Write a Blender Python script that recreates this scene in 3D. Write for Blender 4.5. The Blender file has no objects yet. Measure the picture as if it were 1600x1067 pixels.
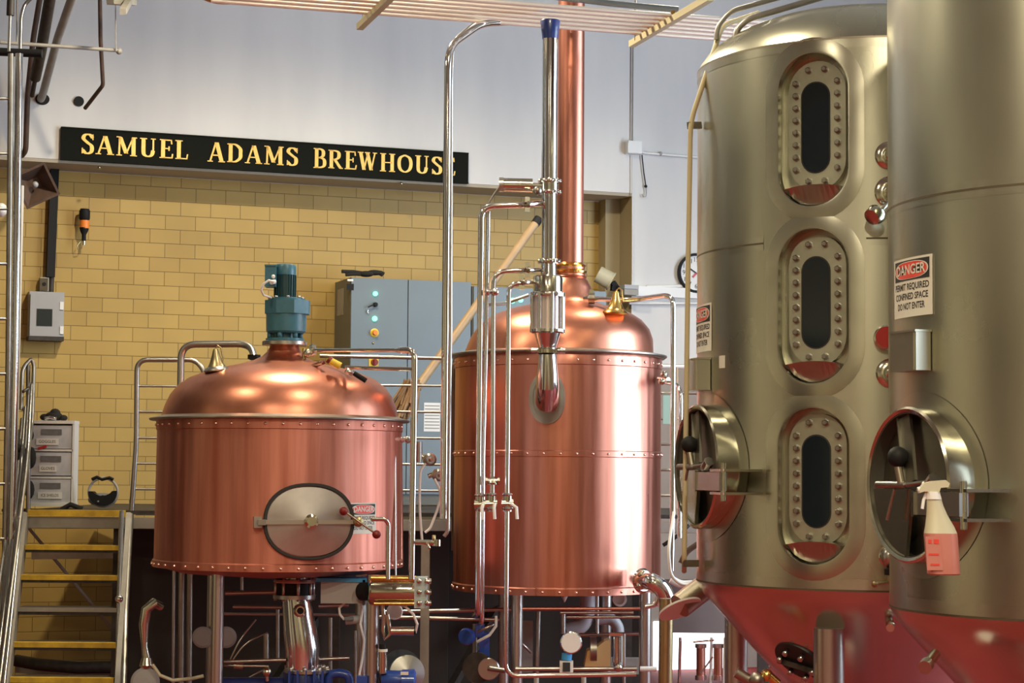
import bpy, bmesh, math, random
from mathutils import Vector, Matrix
random.seed(7)
S = bpy.context.scene
COL = S.collection
PI = math.pi
# ------------------------------------------------------------------ camera
F = 3100.0; EYE = 1.95; HORIZON = 735.0; ROLL = 0.008
PITCH = math.atan((HORIZON - 533.5) / F)
cam_d = bpy.data.cameras.new('camera'); cam_d.sensor_width = 36.0; cam_d.lens = F / 1600 * 36
cam_d.clip_start = 0.1; cam_d.clip_end = 100
cam = bpy.data.objects.new('camera', cam_d); COL.objects.link(cam)
RM = Matrix.Rotation(PI/2 + PITCH, 4, 'X') @ Matrix.Rotation(ROLL, 4, 'Z')
EYEP = Vector((0, 0, EYE))
cam.matrix_world = Matrix.Translation(EYEP) @ RM
S.camera = cam
# ------------------------------------------------------------------ colour, world
S.view_settings.view_transform = 'Standard'; S.view_settings.look = 'None'
S.view_settings.exposure = 0.60; S.view_settings.gamma = 1.0; S.view_settings.use_curve_mapping = False
wd = bpy.data.worlds.new('world'); S.world = wd; wd.use_nodes = True
wd.node_tree.nodes['Background'].inputs[0].default_value = (0.75, 0.85, 1.0, 1)
wd.node_tree.nodes['Background'].inputs[1].default_value = 1.0
# ------------------------------------------------------------------ lamps (their shades are built with the ceiling lamps below)
WARM = (1.0, 0.80, 0.50)
LAMPS = [(-3.4, 11.2, 6.1), (0.1, 10.6, 6.1), (-1.8, 5.0, 6.1), (1.9, 5.0, 6.1), (0.0, 0.0, 6.1), (-1.5, 14.3, 6.7), (1.4, 15.2, 6.7)]
LAMP_W = [45, 60, 110, 200, 380, 250, 80]
for (lx, ly, lz), pw in zip(LAMPS, LAMP_W):
    if ly > 14: WARM = (1.0, .87, .64)
    else: WARM = (1.0, .86, .60)
    L = bpy.data.lights.new('lamp_light', 'SPOT'); L.energy = pw*2.2; L.color = WARM
    L.spot_size = math.radians(165); L.spot_blend = .5; L.shadow_soft_size = .13
    o = bpy.data.objects.new('lamp_light', L); COL.objects.link(o); o.location = (lx, ly, lz)
# daylight through the windows of the right hand wall: area lights lie in the openings
WINX = 6.6
WINDOWS = [(10.9, 12.7, .9, 6.5), (13.1, 14.9, .9, 6.5), (2.0, 4.2, 2.2, 5.0)]
WIN_W = [185, 185, 60]
for (y0, y1, z0, z1), pw in zip(WINDOWS, WIN_W):
    L = bpy.data.lights.new('window_daylight', 'AREA'); L.shape = 'RECTANGLE'; L.size = y1-y0; L.size_y = z1-z0
    L.energy = pw; L.color = (.66, .82, 1.0)
    o = bpy.data.objects.new('window_daylight', L); COL.objects.link(o)
    o.location = (WINX-.02, (y0+y1)/2, (z0+z1)/2)
    o.rotation_euler = Matrix(((0,0,1),(1,0,0),(0,1,0))).to_euler()
# ------------------------------------------------------------------ pixel -> place
def ray(x, y): return (RM.to_3x3() @ Vector(((x-800)/F, (533.5-y)/F, -1)))
def P(x, y, Y):
    r = ray(x, y); return EYEP + r*(Y/r.y)
def Pz(x, y, z):
    r = ray(x, y); return EYEP + r*((z-EYE)/r.z)
WK = 2.8
WN = Vector((1, -WK, 0)).normalized()          # normal of the rear wall, towards the room
WT = Vector((WK, 1, 0)).normalized()           # along the rear wall, to the right
W0 = P(100, 600, 17.8)
def W(x, y, off=0):
    r = ray(x, y); t = ((W0-EYEP).dot(WN)+off)/(r.dot(WN)); return EYEP + r*t
# ------------------------------------------------------------------ materials
def mat(name, col, rough=.5, metal=0.0, noise=None, rn=None, bump=None, emit=None, trans=0, spec=None, coat=0, aniso=0):
    """noise=(scale xyz, second colour, amount); rn=(scale xyz, rough2); bump=(scale xyz, strength)"""
    m = bpy.data.materials.new(name); m.use_nodes = True; nt = m.node_tree; b = nt.nodes['Principled BSDF']
    b.inputs['Base Color'].default_value = (*col, 1); b.inputs['Roughness'].default_value = rough
    b.inputs['Metallic'].default_value = metal
    if trans: b.inputs['Transmission Weight'].default_value = trans
    if coat: b.inputs['Coat Weight'].default_value = coat; b.inputs['Coat Roughness'].default_value = .08
    if spec is not None: b.inputs['Specular IOR Level'].default_value = spec
    if emit: b.inputs['Emission Color'].default_value = (*emit[0], 1); b.inputs['Emission Strength'].default_value = emit[1]
    def tex(sc, detail=4):
        tc = nt.nodes.new('ShaderNodeTexCoord'); mp = nt.nodes.new('ShaderNodeMapping'); mp.inputs['Scale'].default_value = sc
        n = nt.nodes.new('ShaderNodeTexNoise'); n.inputs['Scale'].default_value = 1; n.inputs['Detail'].default_value = detail
        nt.links.new(tc.outputs['Object'], mp.inputs[0]); nt.links.new(mp.outputs[0], n.inputs['Vector']); return n
    if noise:
        n = tex(noise[0]); r = nt.nodes.new('ShaderNodeMapRange')
        r.inputs[1].default_value = .35; r.inputs[2].default_value = .68; r.inputs[4].default_value = noise[2]
        mx = nt.nodes.new('ShaderNodeMix'); mx.data_type = 'RGBA'
        mx.inputs[6].default_value = (*col, 1); mx.inputs[7].default_value = (*noise[1], 1)
        nt.links.new(n.outputs[0], r.inputs[0]); nt.links.new(r.outputs[0], mx.inputs[0]); nt.links.new(mx.outputs[2], b.inputs['Base Color'])
    if rn:
        n = tex(rn[0]); r = nt.nodes.new('ShaderNodeMapRange')
        r.inputs[1].default_value = .3; r.inputs[2].default_value = .7; r.inputs[3].default_value = rough; r.inputs[4].default_value = rn[1]
        nt.links.new(n.outputs[0], r.inputs[0]); nt.links.new(r.outputs[0], b.inputs['Roughness'])
    if bump:
        n = tex(bump[0]); bp = nt.nodes.new('ShaderNodeBump'); bp.inputs['Strength'].default_value = bump[1]; bp.inputs['Distance'].default_value = .01
        nt.links.new(n.outputs[0], bp.inputs['Height']); nt.links.new(bp.outputs[0], b.inputs['Normal'])
    return m
M = {}
M['copper'] = mat('copper', (.68, .29, .215), .27, 1, noise=((11, 11, .5), (.46, .165, .11), 1), rn=((16, 16, .6), .42), bump=((3.2, 3.2, .45), .35))
M['copper_worn'] = mat('copper_worn', (.68, .29, .215), .40, 1, noise=((11, 11, .5), (.44, .155, .105), 1), rn=((16, 16, .6), .56), bump=((3.2, 3.2, .45), .35))
M['copper_dome'] = mat('copper_dome', (.70, .29, .19), .34, 1, noise=((5, 5, 3), (.54, .21, .14), .9), bump=((4, 4, 4), .12))
M['copper_dull'] = mat('copper_dull', (.56, .25, .18), .4, 1)
M['rivet'] = mat('rivet', (.98, .74, .60), .2, 1)
M['steel'] = mat('steel', (.58, .575, .47), .25, 1, noise=((2.5, 2.5, .3), (.49, .485, .39), .9), rn=((1.5, 1.5, 1), .36))
M['collar_steel'] = mat('collar_steel', (.56, .55, .46), .24, 1, noise=((5, 5, 5), (.46, .45, .37), .9))
M['flange_steel'] = mat('flange_steel', (.52, .53, .42), .40, .9, noise=((8, 8, 8), (.40, .41, .32), .9))
M['cone_steel'] = mat('cone_steel', (.62, .56, .50), .24, 1, noise=((3, 3, 3), (.58, .5, .45), .6))
M['band_steel'] = mat('band_steel', (.60, .59, .49), .3, 1, noise=((6, 6, 6), (.48, .47, .38), 1))
M['rack_steel'] = mat('rack_steel', (.86, .79, .72), .38, .55)
M['weld'] = mat('weld', (.40, .36, .29), .42, 1)
M['polished'] = mat('polished', (.64, .63, .53), .16, 1, noise=((12, 12, 12), (.54, .52, .43), .6))
M['cover_steel'] = mat('cover_steel', (.54, .51, .50), .33, 1, noise=((5, 5, 5), (.40, .37, .36), .9))
M['chrome'] = mat('chrome', (.74, .74, .74), .13, 1)
M['satin'] = mat('satin', (.50, .49, .46), .3, 1)
M['old_steel'] = mat('old_steel', (.40, .38, .34), .38, 1, noise=((8, 8, 8), (.28, .26, .22), .8))
M['brass'] = mat('brass', (.80, .55, .18), .22, 1)
M['dull_brass'] = mat('dull_brass', (.46, .37, .2), .35, 1)
M['rubber'] = mat('rubber', (.02, .02, .02), .55)
M['black'] = mat('black', (.010, .010, .011), .6, spec=.25)
M['dark_iron'] = mat('dark_iron', (.045, .035, .028), .6, 0, noise=((20, 20, 20), (.02, .017, .014), .8))
M['brown_iron'] = mat('brown_iron', (.10, .055, .035), .6, 0, noise=((15, 15, 15), (.05, .035, .025), .8))
M['grey_paint'] = mat('grey_paint', (.33, .31, .27), .5, 0, noise=((10, 10, 10), (.26, .24, .20), .8))
M['beige_paint'] = mat('beige_paint', (.50, .44, .27), .45)
M['grey_plastic'] = mat('grey_plastic', (.36, .36, .37), .45)
M['cabinet'] = mat('cabinet', (.17, .205, .225), .42, .15, noise=((1.5, 1.5, 1.5), (.14, .175, .20), .6))
M['pale_steel'] = mat('pale_steel', (.50, .62, .64), .4, .4)
M['lip_steel'] = mat('lip_steel', (.40, .36, .31), .3, 1)
M['wainscot'] = mat('wainscot', (.36, .30, .26), .7, 0, noise=((2, 2, 2), (.30, .25, .21), .8))
M['seam'] = mat('seam', (.13, .11, .07), .5, .6)
M['inner_steel'] = mat('inner_steel', (.22, .21, .17), .45, 1)
M['dark_sleeve'] = mat('dark_sleeve', (.10, .095, .075), .6, .6)
M['cabinet_side'] = mat('cabinet_side', (.13, .13, .11), .5)
M['teal'] = mat('teal', (.05, .165, .235), .36, 0, noise=((30, 30, 30), (.04, .14, .17), .7))
M['teal_dark'] = mat('teal_dark', (.02, .075, .09), .4)
M['blue'] = mat('blue', (.02, .07, .36), .32, coat=.4)
M['blue_dark'] = mat('blue_dark', (.012, .03, .16), .35, coat=.3)
M['blue_light'] = mat('blue_light', (.05, .30, .62), .4)
M['white_plastic'] = mat('white_plastic', (.78, .78, .76), .4)
M['cream_plastic'] = mat('cream_plastic', (.55, .52, .37), .42)
M['pink_liquid'] = mat('pink_liquid', (.55, .215, .17), .32, 0, spec=.5, noise=((9, 9, 9), (.48, .17, .13), .7))
M['clear_plastic'] = mat('clear_plastic', (.62, .64, .70), .35, 0, noise=((9, 9, 9), (.45, .46, .50), .8))
M['smoke_plastic'] = mat('smoke_plastic', (.20, .20, .21), .3, 0, noise=((14, 14, 14), (.10, .10, .11), .9))
M['sign_black'] = mat('sign_black', (.007, .008, .005), .8, spec=.15)
M['gold'] = mat('gold', (.88, .58, .16), .45, .35, noise=((25, 25, 25), (.80, .48, .11), .7))
M['sign_white'] = mat('sign_white', (.66, .66, .58), .5)
M['sign_red'] = mat('sign_red', (.70, .06, .04), .45)
M['ink'] = mat('ink', (.012, .012, .012), .6)
M['glass_dark'] = mat('glass_dark', (.006, .012, .018), .07, 0, spec=.7)
M['glass_cyl'] = mat('glass_cyl', (.80, .72, .74), .12, .55)
M['red_plastic'] = mat('red_plastic', (.5, .02, .015), .35)
M['red_knob'] = mat('red_knob', (.20, .012, .010), .35)
M['orange'] = mat('orange', (.85, .24, .03), .4)
M['yellow'] = mat('yellow', (.70, .46, .035), .6, 0, noise=((12, 12, 12), (.45, .28, .03), .9))
M['yellow_plastic'] = mat('yellow_plastic', (.85, .60, .06), .4)
M['green_lamp'] = mat('green_lamp', (.1, .8, .45), .3, emit=((.15, 1, .55), 2.2))
M['orange_lamp'] = mat('orange_lamp', (.9, .3, .05), .3, emit=((1, .3, .03), .8))
M['wood'] = mat('wood', (.35, .21, .10), .6, 0, noise=((4, 4, 18), (.24, .14, .07), .9))
M['tan_pipe'] = mat('tan_pipe', (.40, .27, .14), .5, 0, noise=((6, 6, 6), (.32, .21, .11), .8))
M['cloth_black'] = mat('cloth_black', (.018, .016, .013), .9)
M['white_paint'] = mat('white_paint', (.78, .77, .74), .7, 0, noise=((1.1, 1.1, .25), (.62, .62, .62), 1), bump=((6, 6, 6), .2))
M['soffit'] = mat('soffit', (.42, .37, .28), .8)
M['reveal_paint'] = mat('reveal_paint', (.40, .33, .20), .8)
M['cream_wall'] = mat('cream_wall', (.52, .50, .34), .8, 0, noise=((.5, .5, .5), (.36, .345, .23), .9))
M['ceiling_paint'] = mat('ceiling_paint', (.30, .27, .21), .85)
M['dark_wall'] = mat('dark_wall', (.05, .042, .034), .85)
M['brown_wall'] = mat('brown_wall', (.15, .12, .085), .85)
M['plum_wall'] = mat('plum_wall', (.21, .165, .15), .8)
M['floor_red'] = mat('floor_red', (.26, .020, .016), .75, 0, noise=((2, 2, 2), (.24, .018, .014), .9), bump=((30, 30, 30), .15))
M['lampglow'] = mat('lampglow', (1, .9, .6), .5, emit=((1, .80, .45), 14))
M['pane'] = mat('pane', (.9, .95, 1), .4, emit=((.80, .90, 1.0), 3.0))
M['pane_far'] = mat('pane_far', (.9, .95, 1), .4, emit=((.95, .97, 1.0), 2.0))
M['reflector'] = mat('reflector', (.5, .5, .48), .4, .8)
M['tan_dust'] = mat('tan_dust', (.55, .34, .14), .8)
M['screen'] = mat('screen', (.03, .035, .035), .2)
M['clock_face'] = mat('clock_face', (.78, .77, .75), .5)
M['teal_plate'] = mat('teal_plate', (.35, .55, .48), .4)
def brick_mat():
    m = bpy.data.materials.new('yellow_block'); m.use_nodes = True; nt = m.node_tree; b = nt.nodes['Principled BSDF']
    tc = nt.nodes.new('ShaderNodeTexCoord'); sp = nt.nodes.new('ShaderNodeSeparateXYZ'); cb = nt.nodes.new('ShaderNodeCombineXYZ')
    nt.links.new(tc.outputs['Object'], sp.inputs[0]); nt.links.new(sp.outputs[0], cb.inputs[0]); nt.links.new(sp.outputs[2], cb.inputs[1])
    br = nt.nodes.new('ShaderNodeTexBrick')
    br.inputs['Color1'].default_value = (.47, .315, .085, 1); br.inputs['Color2'].default_value = (.41, .265, .068, 1)
    br.inputs['Mortar'].default_value = (.21, .13, .032, 1); br.inputs['Scale'].default_value = 1
    br.inputs['Mortar Size'].default_value = .0035; br.inputs['Mortar Smooth'].default_value = .4
    br.inputs['Brick Width'].default_value = .285; br.inputs['Row Height'].default_value = .1335; br.inputs['Bias'].default_value = -.2
    nt.links.new(cb.outputs[0], br.inputs['Vector'])
    n = nt.nodes.new('ShaderNodeTexNoise'); n.inputs['Scale'].default_value = 1.3; n.inputs['Detail'].default_value = 3
    nt.links.new(tc.outputs['Object'], n.inputs['Vector'])
    mx = nt.nodes.new('ShaderNodeMix'); mx.data_type = 'RGBA'; mx.blend_type = 'MULTIPLY'; mx.inputs[0].default_value = .5
    cr = nt.nodes.new('ShaderNodeMapRange'); cr.inputs[1].default_value = .3; cr.inputs[2].default_value = .7; cr.inputs[3].default_value = .75; cr.inputs[4].default_value = 1.1
    nt.links.new(n.outputs[0], cr.inputs[0]); nt.links.new(br.outputs[0], mx.inputs[6]); nt.links.new(cr.outputs[0], mx.inputs[7])
    nt.links.new(mx.outputs[2], b.inputs['Base Color'])
    bp = nt.nodes.new('ShaderNodeBump'); bp.invert = True; bp.inputs['Distance'].default_value = .004; bp.inputs['Strength'].default_value = .7
    nt.links.new(br.outputs['Fac'], bp.inputs['Height']); nt.links.new(bp.outputs[0], b.inputs['Normal'])
    b.inputs['Roughness'].default_value = .5
    return m
M['block'] = brick_mat()
# ------------------------------------------------------------------ mesh builder
class MB:
    def __init__(s): s.v = []; s.f = []; s.fm = []; s.sm = []; s.mi = 0; s.T = None
    def add(s, vs, fs, smooth=False):
        o = len(s.v)
        s.v += [Vector(v) if s.T is None else s.T @ Vector(v) for v in vs]
        for f in fs: s.f.append([i+o for i in f]); s.fm.append(s.mi); s.sm.append(smooth)
        return s
    def box(s, c, d, rz=0, R=None):
        hx, hy, hz = d[0]/2, d[1]/2, d[2]/2; c = Vector(c)
        R = R or Matrix.Rotation(rz, 3, 'Z')
        vs = [c + R @ Vector((a*hx, b*hy, e*hz)) for a in (-1, 1) for b in (-1, 1) for e in (-1, 1)]
        return s.add(vs, [(0,1,3,2),(4,6,7,5),(0,4,5,1),(2,3,7,6),(0,2,6,4),(1,5,7,3)])
    def bar(s, a, b, w, h=None, up=(0, 0, 1)):
        a = Vector(a); b = Vector(b); d = b-a; L = d.length; d.normalize(); h = h or w
        u = Vector(up); sx = d.cross(u)
        if sx.length < 1e-4: sx = d.cross(Vector((1, 0, 0)))
        sx.normalize(); uu = sx.cross(d)
        R = Matrix((sx, d, uu)).transposed()
        return s.box((a+b)/2, (w, L, h), R=R)
    def tube(s, pts, r, n=14, closed=False, bend=0, cap=True, r2=None):
        pts = [Vector(p) for p in pts]
        if bend:
            q = [pts[0]]
            for i in range(1, len(pts)-1):
                a, b, c = pts[i-1], pts[i], pts[i+1]
                d1 = (a-b); d2 = (c-b); k = min(bend, d1.length*.48, d2.length*.48)
                p0 = b + d1.normalized()*k; p1 = b + d2.normalized()*k
                for j in range(8):
                    t = j/7; q.append(p0*(1-t)**2 + b*2*t*(1-t) + p1*t*t)
            q.append(pts[-1]); pts = q
        N = len(pts); rings = []
        t0 = (pts[1]-pts[0]).normalized()
        ref = Vector((0, 0, 1)) if abs(t0.z) < .9 else Vector((1, 0, 0))
        nrm = t0.cross(ref).normalized()
        vs = []
        for i, p in enumerate(pts):
            if closed: t = (pts[(i+1) % N]-pts[i-1]).normalized()
            elif i == 0: t = t0
            elif i == N-1: t = (pts[-1]-pts[-2]).normalized()
            else: t = (pts[i+1]-pts[i-1]).normalized()
            nrm = (nrm - t*nrm.dot(t)).normalized(); bn = t.cross(nrm)
            rr = r if not isinstance(r, (list, tuple)) else r[i]
            if r2 is not None: rr = r + (r2-r)*i/(N-1)
            for k in range(n):
                a = 2*PI*k/n; vs.append(p + nrm*math.cos(a)*rr + bn*math.sin(a)*rr)
        fs = []
        for i in range(N if closed else N-1):
            j = (i+1) % N
            for k in range(n):
                l = (k+1) % n; fs.append((i*n+k, i*n+l, j*n+l, j*n+k))
        s.add(vs, fs, True)
        if cap and not closed:
            s.add(vs[:n], [tuple(range(n))[::-1]]) if s.T is None else None
            if s.T is None: s.add(vs[-n:], [tuple(range(n))])
        return s
    def cyl(s, a, b, r, n=20, r2=None): return s.tube([a, b], r, n, r2=r2)
    def lathe(s, prof, c=(0, 0, 0), n=48, axis=None, off=None, smooth=True, arc=None):
        """prof: list of (r, h) along the axis (default z) through c; off(h) -> xy shift"""
        c = Vector(c); ax = Vector(axis or (0, 0, 1)).normalized()
        x = ax.cross(Vector((0, 1, 0)) if abs(ax.y) < .9 else Vector((1, 0, 0))).normalized(); y = ax.cross(x)
        vs = []; fs = []
        for (r, h) in prof:
            o = off(h) if off else Vector((0, 0, 0))
            for k in range(n):
                a = 2*PI*k/n; vs.append(c + ax*h + x*math.cos(a)*r + y*math.sin(a)*r + o)
        for i in range(len(prof)-1):
            for k in range(n):
                l = (k+1) % n; fs.append((i*n+k, i*n+l, (i+1)*n+l, (i+1)*n+k))
        s.add(vs, fs, smooth)
        if prof[0][0] > 1e-4: s.add(vs[:n], [tuple(range(n))[::-1]])
        if prof[-1][0] > 1e-4: s.add(vs[-n:], [tuple(range(n))])
        return s
    def sphere(s, c, r, n=16, sc=(1, 1, 1)):
        c = Vector(c); vs = []; fs = []; m = max(6, n//2)
        for i in range(m+1):
            ph = PI*i/m
            for k in range(n):
                a = 2*PI*k/n
                vs.append(c + Vector((math.sin(ph)*math.cos(a)*r*sc[0], math.sin(ph)*math.sin(a)*r*sc[1], math.cos(ph)*r*sc[2])))
        for i in range(m):
            for k in range(n):
                l = (k+1) % n; fs.append((i*n+k, (i+1)*n+k, (i+1)*n+l, i*n+l))
        return s.add(vs, fs, True)
    def prism(s, poly, org, u, v, d, z0=0):
        """2D polygon in the (u, v) plane at org, extruded along d (vector)"""
        org, u, v, d = Vector(org), Vector(u), Vector(v), Vector(d); n = len(poly)
        a = [org+u*p[0]+v*p[1] for p in poly]; b = [q+d for q in a]
        return s.add(a+b, [tuple(range(n))[::-1], tuple(range(n, 2*n))] + [(i, (i+1) % n, n+(i+1) % n, n+i) for i in range(n)])
WLOC = {}
def cat(o, label, category, group=None):
    o['label'] = label; o['category'] = category
    if group: o['group'] = group
    return o
def clean(me):
    bm = bmesh.new(); bm.from_mesh(me)
    bmesh.ops.remove_doubles(bm, verts=bm.verts, dist=1e-5)
    bmesh.ops.recalc_face_normals(bm, faces=bm.faces)
    for e in bm.edges:
        if len(e.link_faces) == 2 and e.calc_face_angle(0) > math.radians(38): e.smooth = False
    bm.to_mesh(me); bm.free()
def obj(name, mb, m, parent=None, org=None, weld=True):
    vs = mb.v
    if org is None:
        lo = [min(v[i] for v in vs) for i in range(3)]; hi = [max(v[i] for v in vs) for i in range(3)]
        org = Vector(((lo[0]+hi[0])/2, (lo[1]+hi[1])/2, lo[2]))
    org = Vector(org)
    me = bpy.data.meshes.new(name); me.from_pydata([v-org for v in vs], [], mb.f)
    for mm in (m if isinstance(m, list) else [m]): me.materials.append(M[mm])
    me.polygons.foreach_set('use_smooth', mb.sm); me.polygons.foreach_set('material_index', mb.fm)
    if weld: clean(me)
    me.update()
    o = bpy.data.objects.new(name, me); COL.objects.link(o)
    if parent is not None:
        o.parent = parent; o.location = org - WLOC[parent.name]
    else: o.location = org
    WLOC[o.name] = org
    return o
def thing(name, loc, label, category, group=None):
    o = bpy.data.objects.new(name, None); COL.objects.link(o); o.location = loc; o.empty_display_size = .1
    WLOC[o.name] = Vector(loc); return cat(o, label, category, group)
def struct(o): o['kind'] = 'structure'; return o
def dup(o, name, delta, parent):
    """copy of a mesh object shifted by delta"""
    c = o.copy(); COL.objects.link(c); c.parent = parent; c.location = o.location + delta
    WLOC[c.name] = WLOC[o.name] + delta; return c
def pipe(name, pts, dpx, m, label, category='pipe', bend=.06, group=None, n=14):
    """free standing pipe through pixel points (x, y, Y), outside diameter dpx pixels"""
    q = [P(*p) if len(p) == 3 else Vector(p[3:]) for p in pts]
    Y = sum(p[2] for p in pts)/len(pts); r = dpx/2/F*Y
    b = MB().tube(q, r, n, bend=bend)
    return cat(obj(name, b, m), label, category, group)
def subpipe(name, pts, dpx, m, parent, bend=.06, n=14, label=None):
    q = [P(*p) for p in pts]; Y = sum(p[2] for p in pts)/len(pts)
    o = obj(name, MB().tube(q, dpx/2/F*Y, n, bend=bend), m, parent)
    if label: o['label'] = label
    return o
def text_geo(txt, size, align='CENTER', xs=1.0, bold=0.0):
    cu = bpy.data.curves.new('t', 'FONT'); cu.body = txt; cu.size = size; cu.align_x = align; cu.align_y = 'CENTER'
    cu.offset = bold; cu.resolution_u = 3
    ob = bpy.data.objects.new('t', cu); COL.objects.link(ob)
    dg = bpy.context.evaluated_depsgraph_get(); me = bpy.data.meshes.new_from_object(ob.evaluated_get(dg))
    vs = [(v.co.x*xs, v.co.y) for v in me.vertices]; fs = [tuple(p.vertices) for p in me.polygons]
    bpy.data.objects.remove(ob); bpy.data.curves.remove(cu); bpy.data.meshes.remove(me)
    return vs, fs
# ================================================================== ROOM
WANG = math.atan2(WT.y, WT.x)
def wallobj(name, mb, m, org):
    """mesh given in the rear wall's own frame: x along it, y into it, z up, measured from org (world)"""
    me = bpy.data.meshes.new(name); me.from_pydata(mb.v, [], mb.f)
    for mm in (m if isinstance(m, list) else [m]): me.materials.append(M[mm])
    me.polygons.foreach_set('material_index', mb.fm); me.update()
    o = bpy.data.objects.new(name, me); COL.objects.link(o); o.location = org; o.rotation_euler = (0, 0, WANG)
    WLOC[o.name] = Vector(org); return o
WO = Vector((W0.x, W0.y, 0))
def U(x, y=500, off=0): return (W(x, y, off)-WO).dot(WT)
def lbox(mb, u0, u1, v0, v1, z0, z1): return mb.box(((u0+u1)/2, (v0+v1)/2, (z0+z1)/2), (u1-u0, v1-v0, z1-z0))
REC = .48; ZL = 4.70; ZC = 7.2
uL = (-6.4 - WO.x)/WT.x; uR = (WINX - WO.x)/WT.x; uP = U(987, 400)
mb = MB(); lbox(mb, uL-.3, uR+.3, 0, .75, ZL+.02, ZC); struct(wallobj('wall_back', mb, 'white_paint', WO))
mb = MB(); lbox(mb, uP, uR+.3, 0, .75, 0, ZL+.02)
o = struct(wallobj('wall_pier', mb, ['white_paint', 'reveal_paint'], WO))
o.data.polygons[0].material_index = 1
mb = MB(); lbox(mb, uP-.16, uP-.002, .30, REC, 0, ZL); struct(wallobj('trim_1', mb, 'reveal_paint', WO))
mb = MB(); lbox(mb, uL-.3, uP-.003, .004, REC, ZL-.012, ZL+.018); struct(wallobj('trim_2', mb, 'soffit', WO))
corner = W(327.5, 340, -REC)
ub = (corner-WO).dot(WT) - .267/2
org = WO + WT*ub + Vector((0, 0, corner.z))
mb = MB(); lbox(mb, uL-.3-ub, uP-.004-ub, REC, REC+.25, -corner.z, ZL-.015-corner.z)
struct(wallobj('wall_alcove', mb, 'block', org))
mb = MB(); lbox(mb, uP+.001, uR+.3, -.03, .0, 0, W(1080, 570).z); struct(wallobj('trim_3', mb, 'wainscot', WO))
# the other walls, floor, ceiling
def sbox(name, lo, hi, m):
    return struct(obj(name, MB().box([(lo[i]+hi[i])/2 for i in range(3)], [hi[i]-lo[i] for i in range(3)]), m))
sbox('floor', (-7, -4, -.3), (7.2, 24, 0), 'floor_red')
sbox('ceiling', (-7, -4, ZC), (7.2, 24, ZC+.3), 'ceiling_paint')
sbox('wall_left', (-6.9, -4, 0), (-6.4, 24, ZC), 'cream_wall')
sbox('wall_front', (-6.4, -4, 0), (WINX, -3.6, ZC), 'cream_wall')
# right wall with window openings
ys = sorted(WINDOWS)
segs = []; y = -4
for (y0, y1, z0, z1) in ys:
    segs.append((y, y0, 0, ZC)); segs.append((y0, y1, 0, z0)); segs.append((y0, y1, z1, ZC)); y = y1
segs.append((y, 24, 0, ZC))
mb = MB()
for (y0, y1, z0, z1) in segs: mb.box((WINX+.2, (y0+y1)/2, (z0+z1)/2), (.4, y1-y0, z1-z0))
struct(obj('wall_right', mb, 'brown_wall', weld=False))
for i, (y0, y1, z0, z1) in enumerate(ys):
    fr = MB(); x = WINX+.1
    for yy in (y0+.03, (y0+y1)/2, y1-.03): fr.box((x, yy, (z0+z1)/2), (.07, .06, z1-z0))
    nz = 4
    for k in range(nz+1): fr.box((x, (y0+y1)/2, z0+.03+(z1-z0-.06)*k/nz), (.065, y1-y0, .05))
    w = struct(obj('window_%d' % (i+1), fr, 'dark_iron', weld=False))
    g = obj('pane', MB().box((x+.05, (y0+y1)/2, (z0+z1)/2), (.012, y1-y0-.01, z1-z0-.01)), 'pane', w)
# dark doorways and one added dark panel on the unseen walls (they show as reflections)
sbox('door_1', (-3.2, -3.62, 0), (-1.4, -3.55, 2.6), 'dark_wall')
sbox('door_2', (-.6, -3.62, 0), (.9, -3.55, 2.8), 'dark_wall')
sbox('reflected_dark_panel', (-6.42, 11.5, 0), (-6.34, 17.6, 5.4), 'dark_wall')  # unseen panel added to darken what the tall kettle's left side reflects
sbox('door_3', (-6.42, 3.0, 0), (-6.34, 7.4, 3.4), 'dark_wall')
# ------------------------------------------------------------------ ceiling lamps
LL = ['high round ceiling lamp nearest the yellow wall, on the left', 'high round ceiling lamp over the floor in front of the tall copper kettle',
      'round ceiling lamp hanging left of the photographer\'s view line', 'round ceiling lamp hanging in front of the steel tanks', 'round ceiling lamp right above the photographer', 'high round ceiling lamp close to the sign wall', 'high round ceiling lamp close to the white wall on the right']
for (p, lab) in zip(LAMPS, LL):
    t = thing('ceiling_lamp', p, lab, 'lamp', 'high ceiling lamps')
    obj('lamp_shade', MB().lathe([(.05, .42), (.07, .34), (.13, .26), (.23, .08), (.25, .02), (.245, .02), (.22, .08), (.12, .25), (.03, .3)], p, 24), 'reflector', t)
    obj('bulb', MB().sphere(Vector(p)+Vector((0, 0, .14)), .085, 14), 'lampglow', t)
    obj('rod', MB().cyl(Vector(p)+Vector((0, 0, .42)), (p[0], p[1], ZC), .012, 8), 'dark_iron', t)
# ================================================================== THINGS ON THE WALL
# --- the big sign
GLY = {}
def cr(pts, n=9):
    out = []; q = [pts[0]]+list(pts)+[pts[-1]]
    for i in range(1, len(q)-2):
        p0, p1, p2, p3 = q[i-1:i+3]
        for j in range(n):
            t = j/n
            out.append(tuple(.5*(2*p1[k]+(p2[k]-p0[k])*t+(2*p0[k]-5*p1[k]+4*p2[k]-p3[k])*t*t+(3*p1[k]-p0[k]-3*p2[k]+p3[k])*t**3) for k in (0, 1)))
    out.append(tuple(pts[-1])); return out
TK, TN = .17, .07
def ser(x, y, w=.26): return ('s', [(x-w/2, y), (x+w/2, y)], .05)
GLY['S'] = (.56, [('c', cr([(.49, .80), (.36, .95), (.17, .93), (.10, .75), (.28, .56), (.45, .40), (.44, .13), (.24, .04), (.07, .20)])), ('s', [(.50, .70), (.50, .97)], .05), ('s', [(.06, .03), (.06, .30)], .05)])
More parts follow.
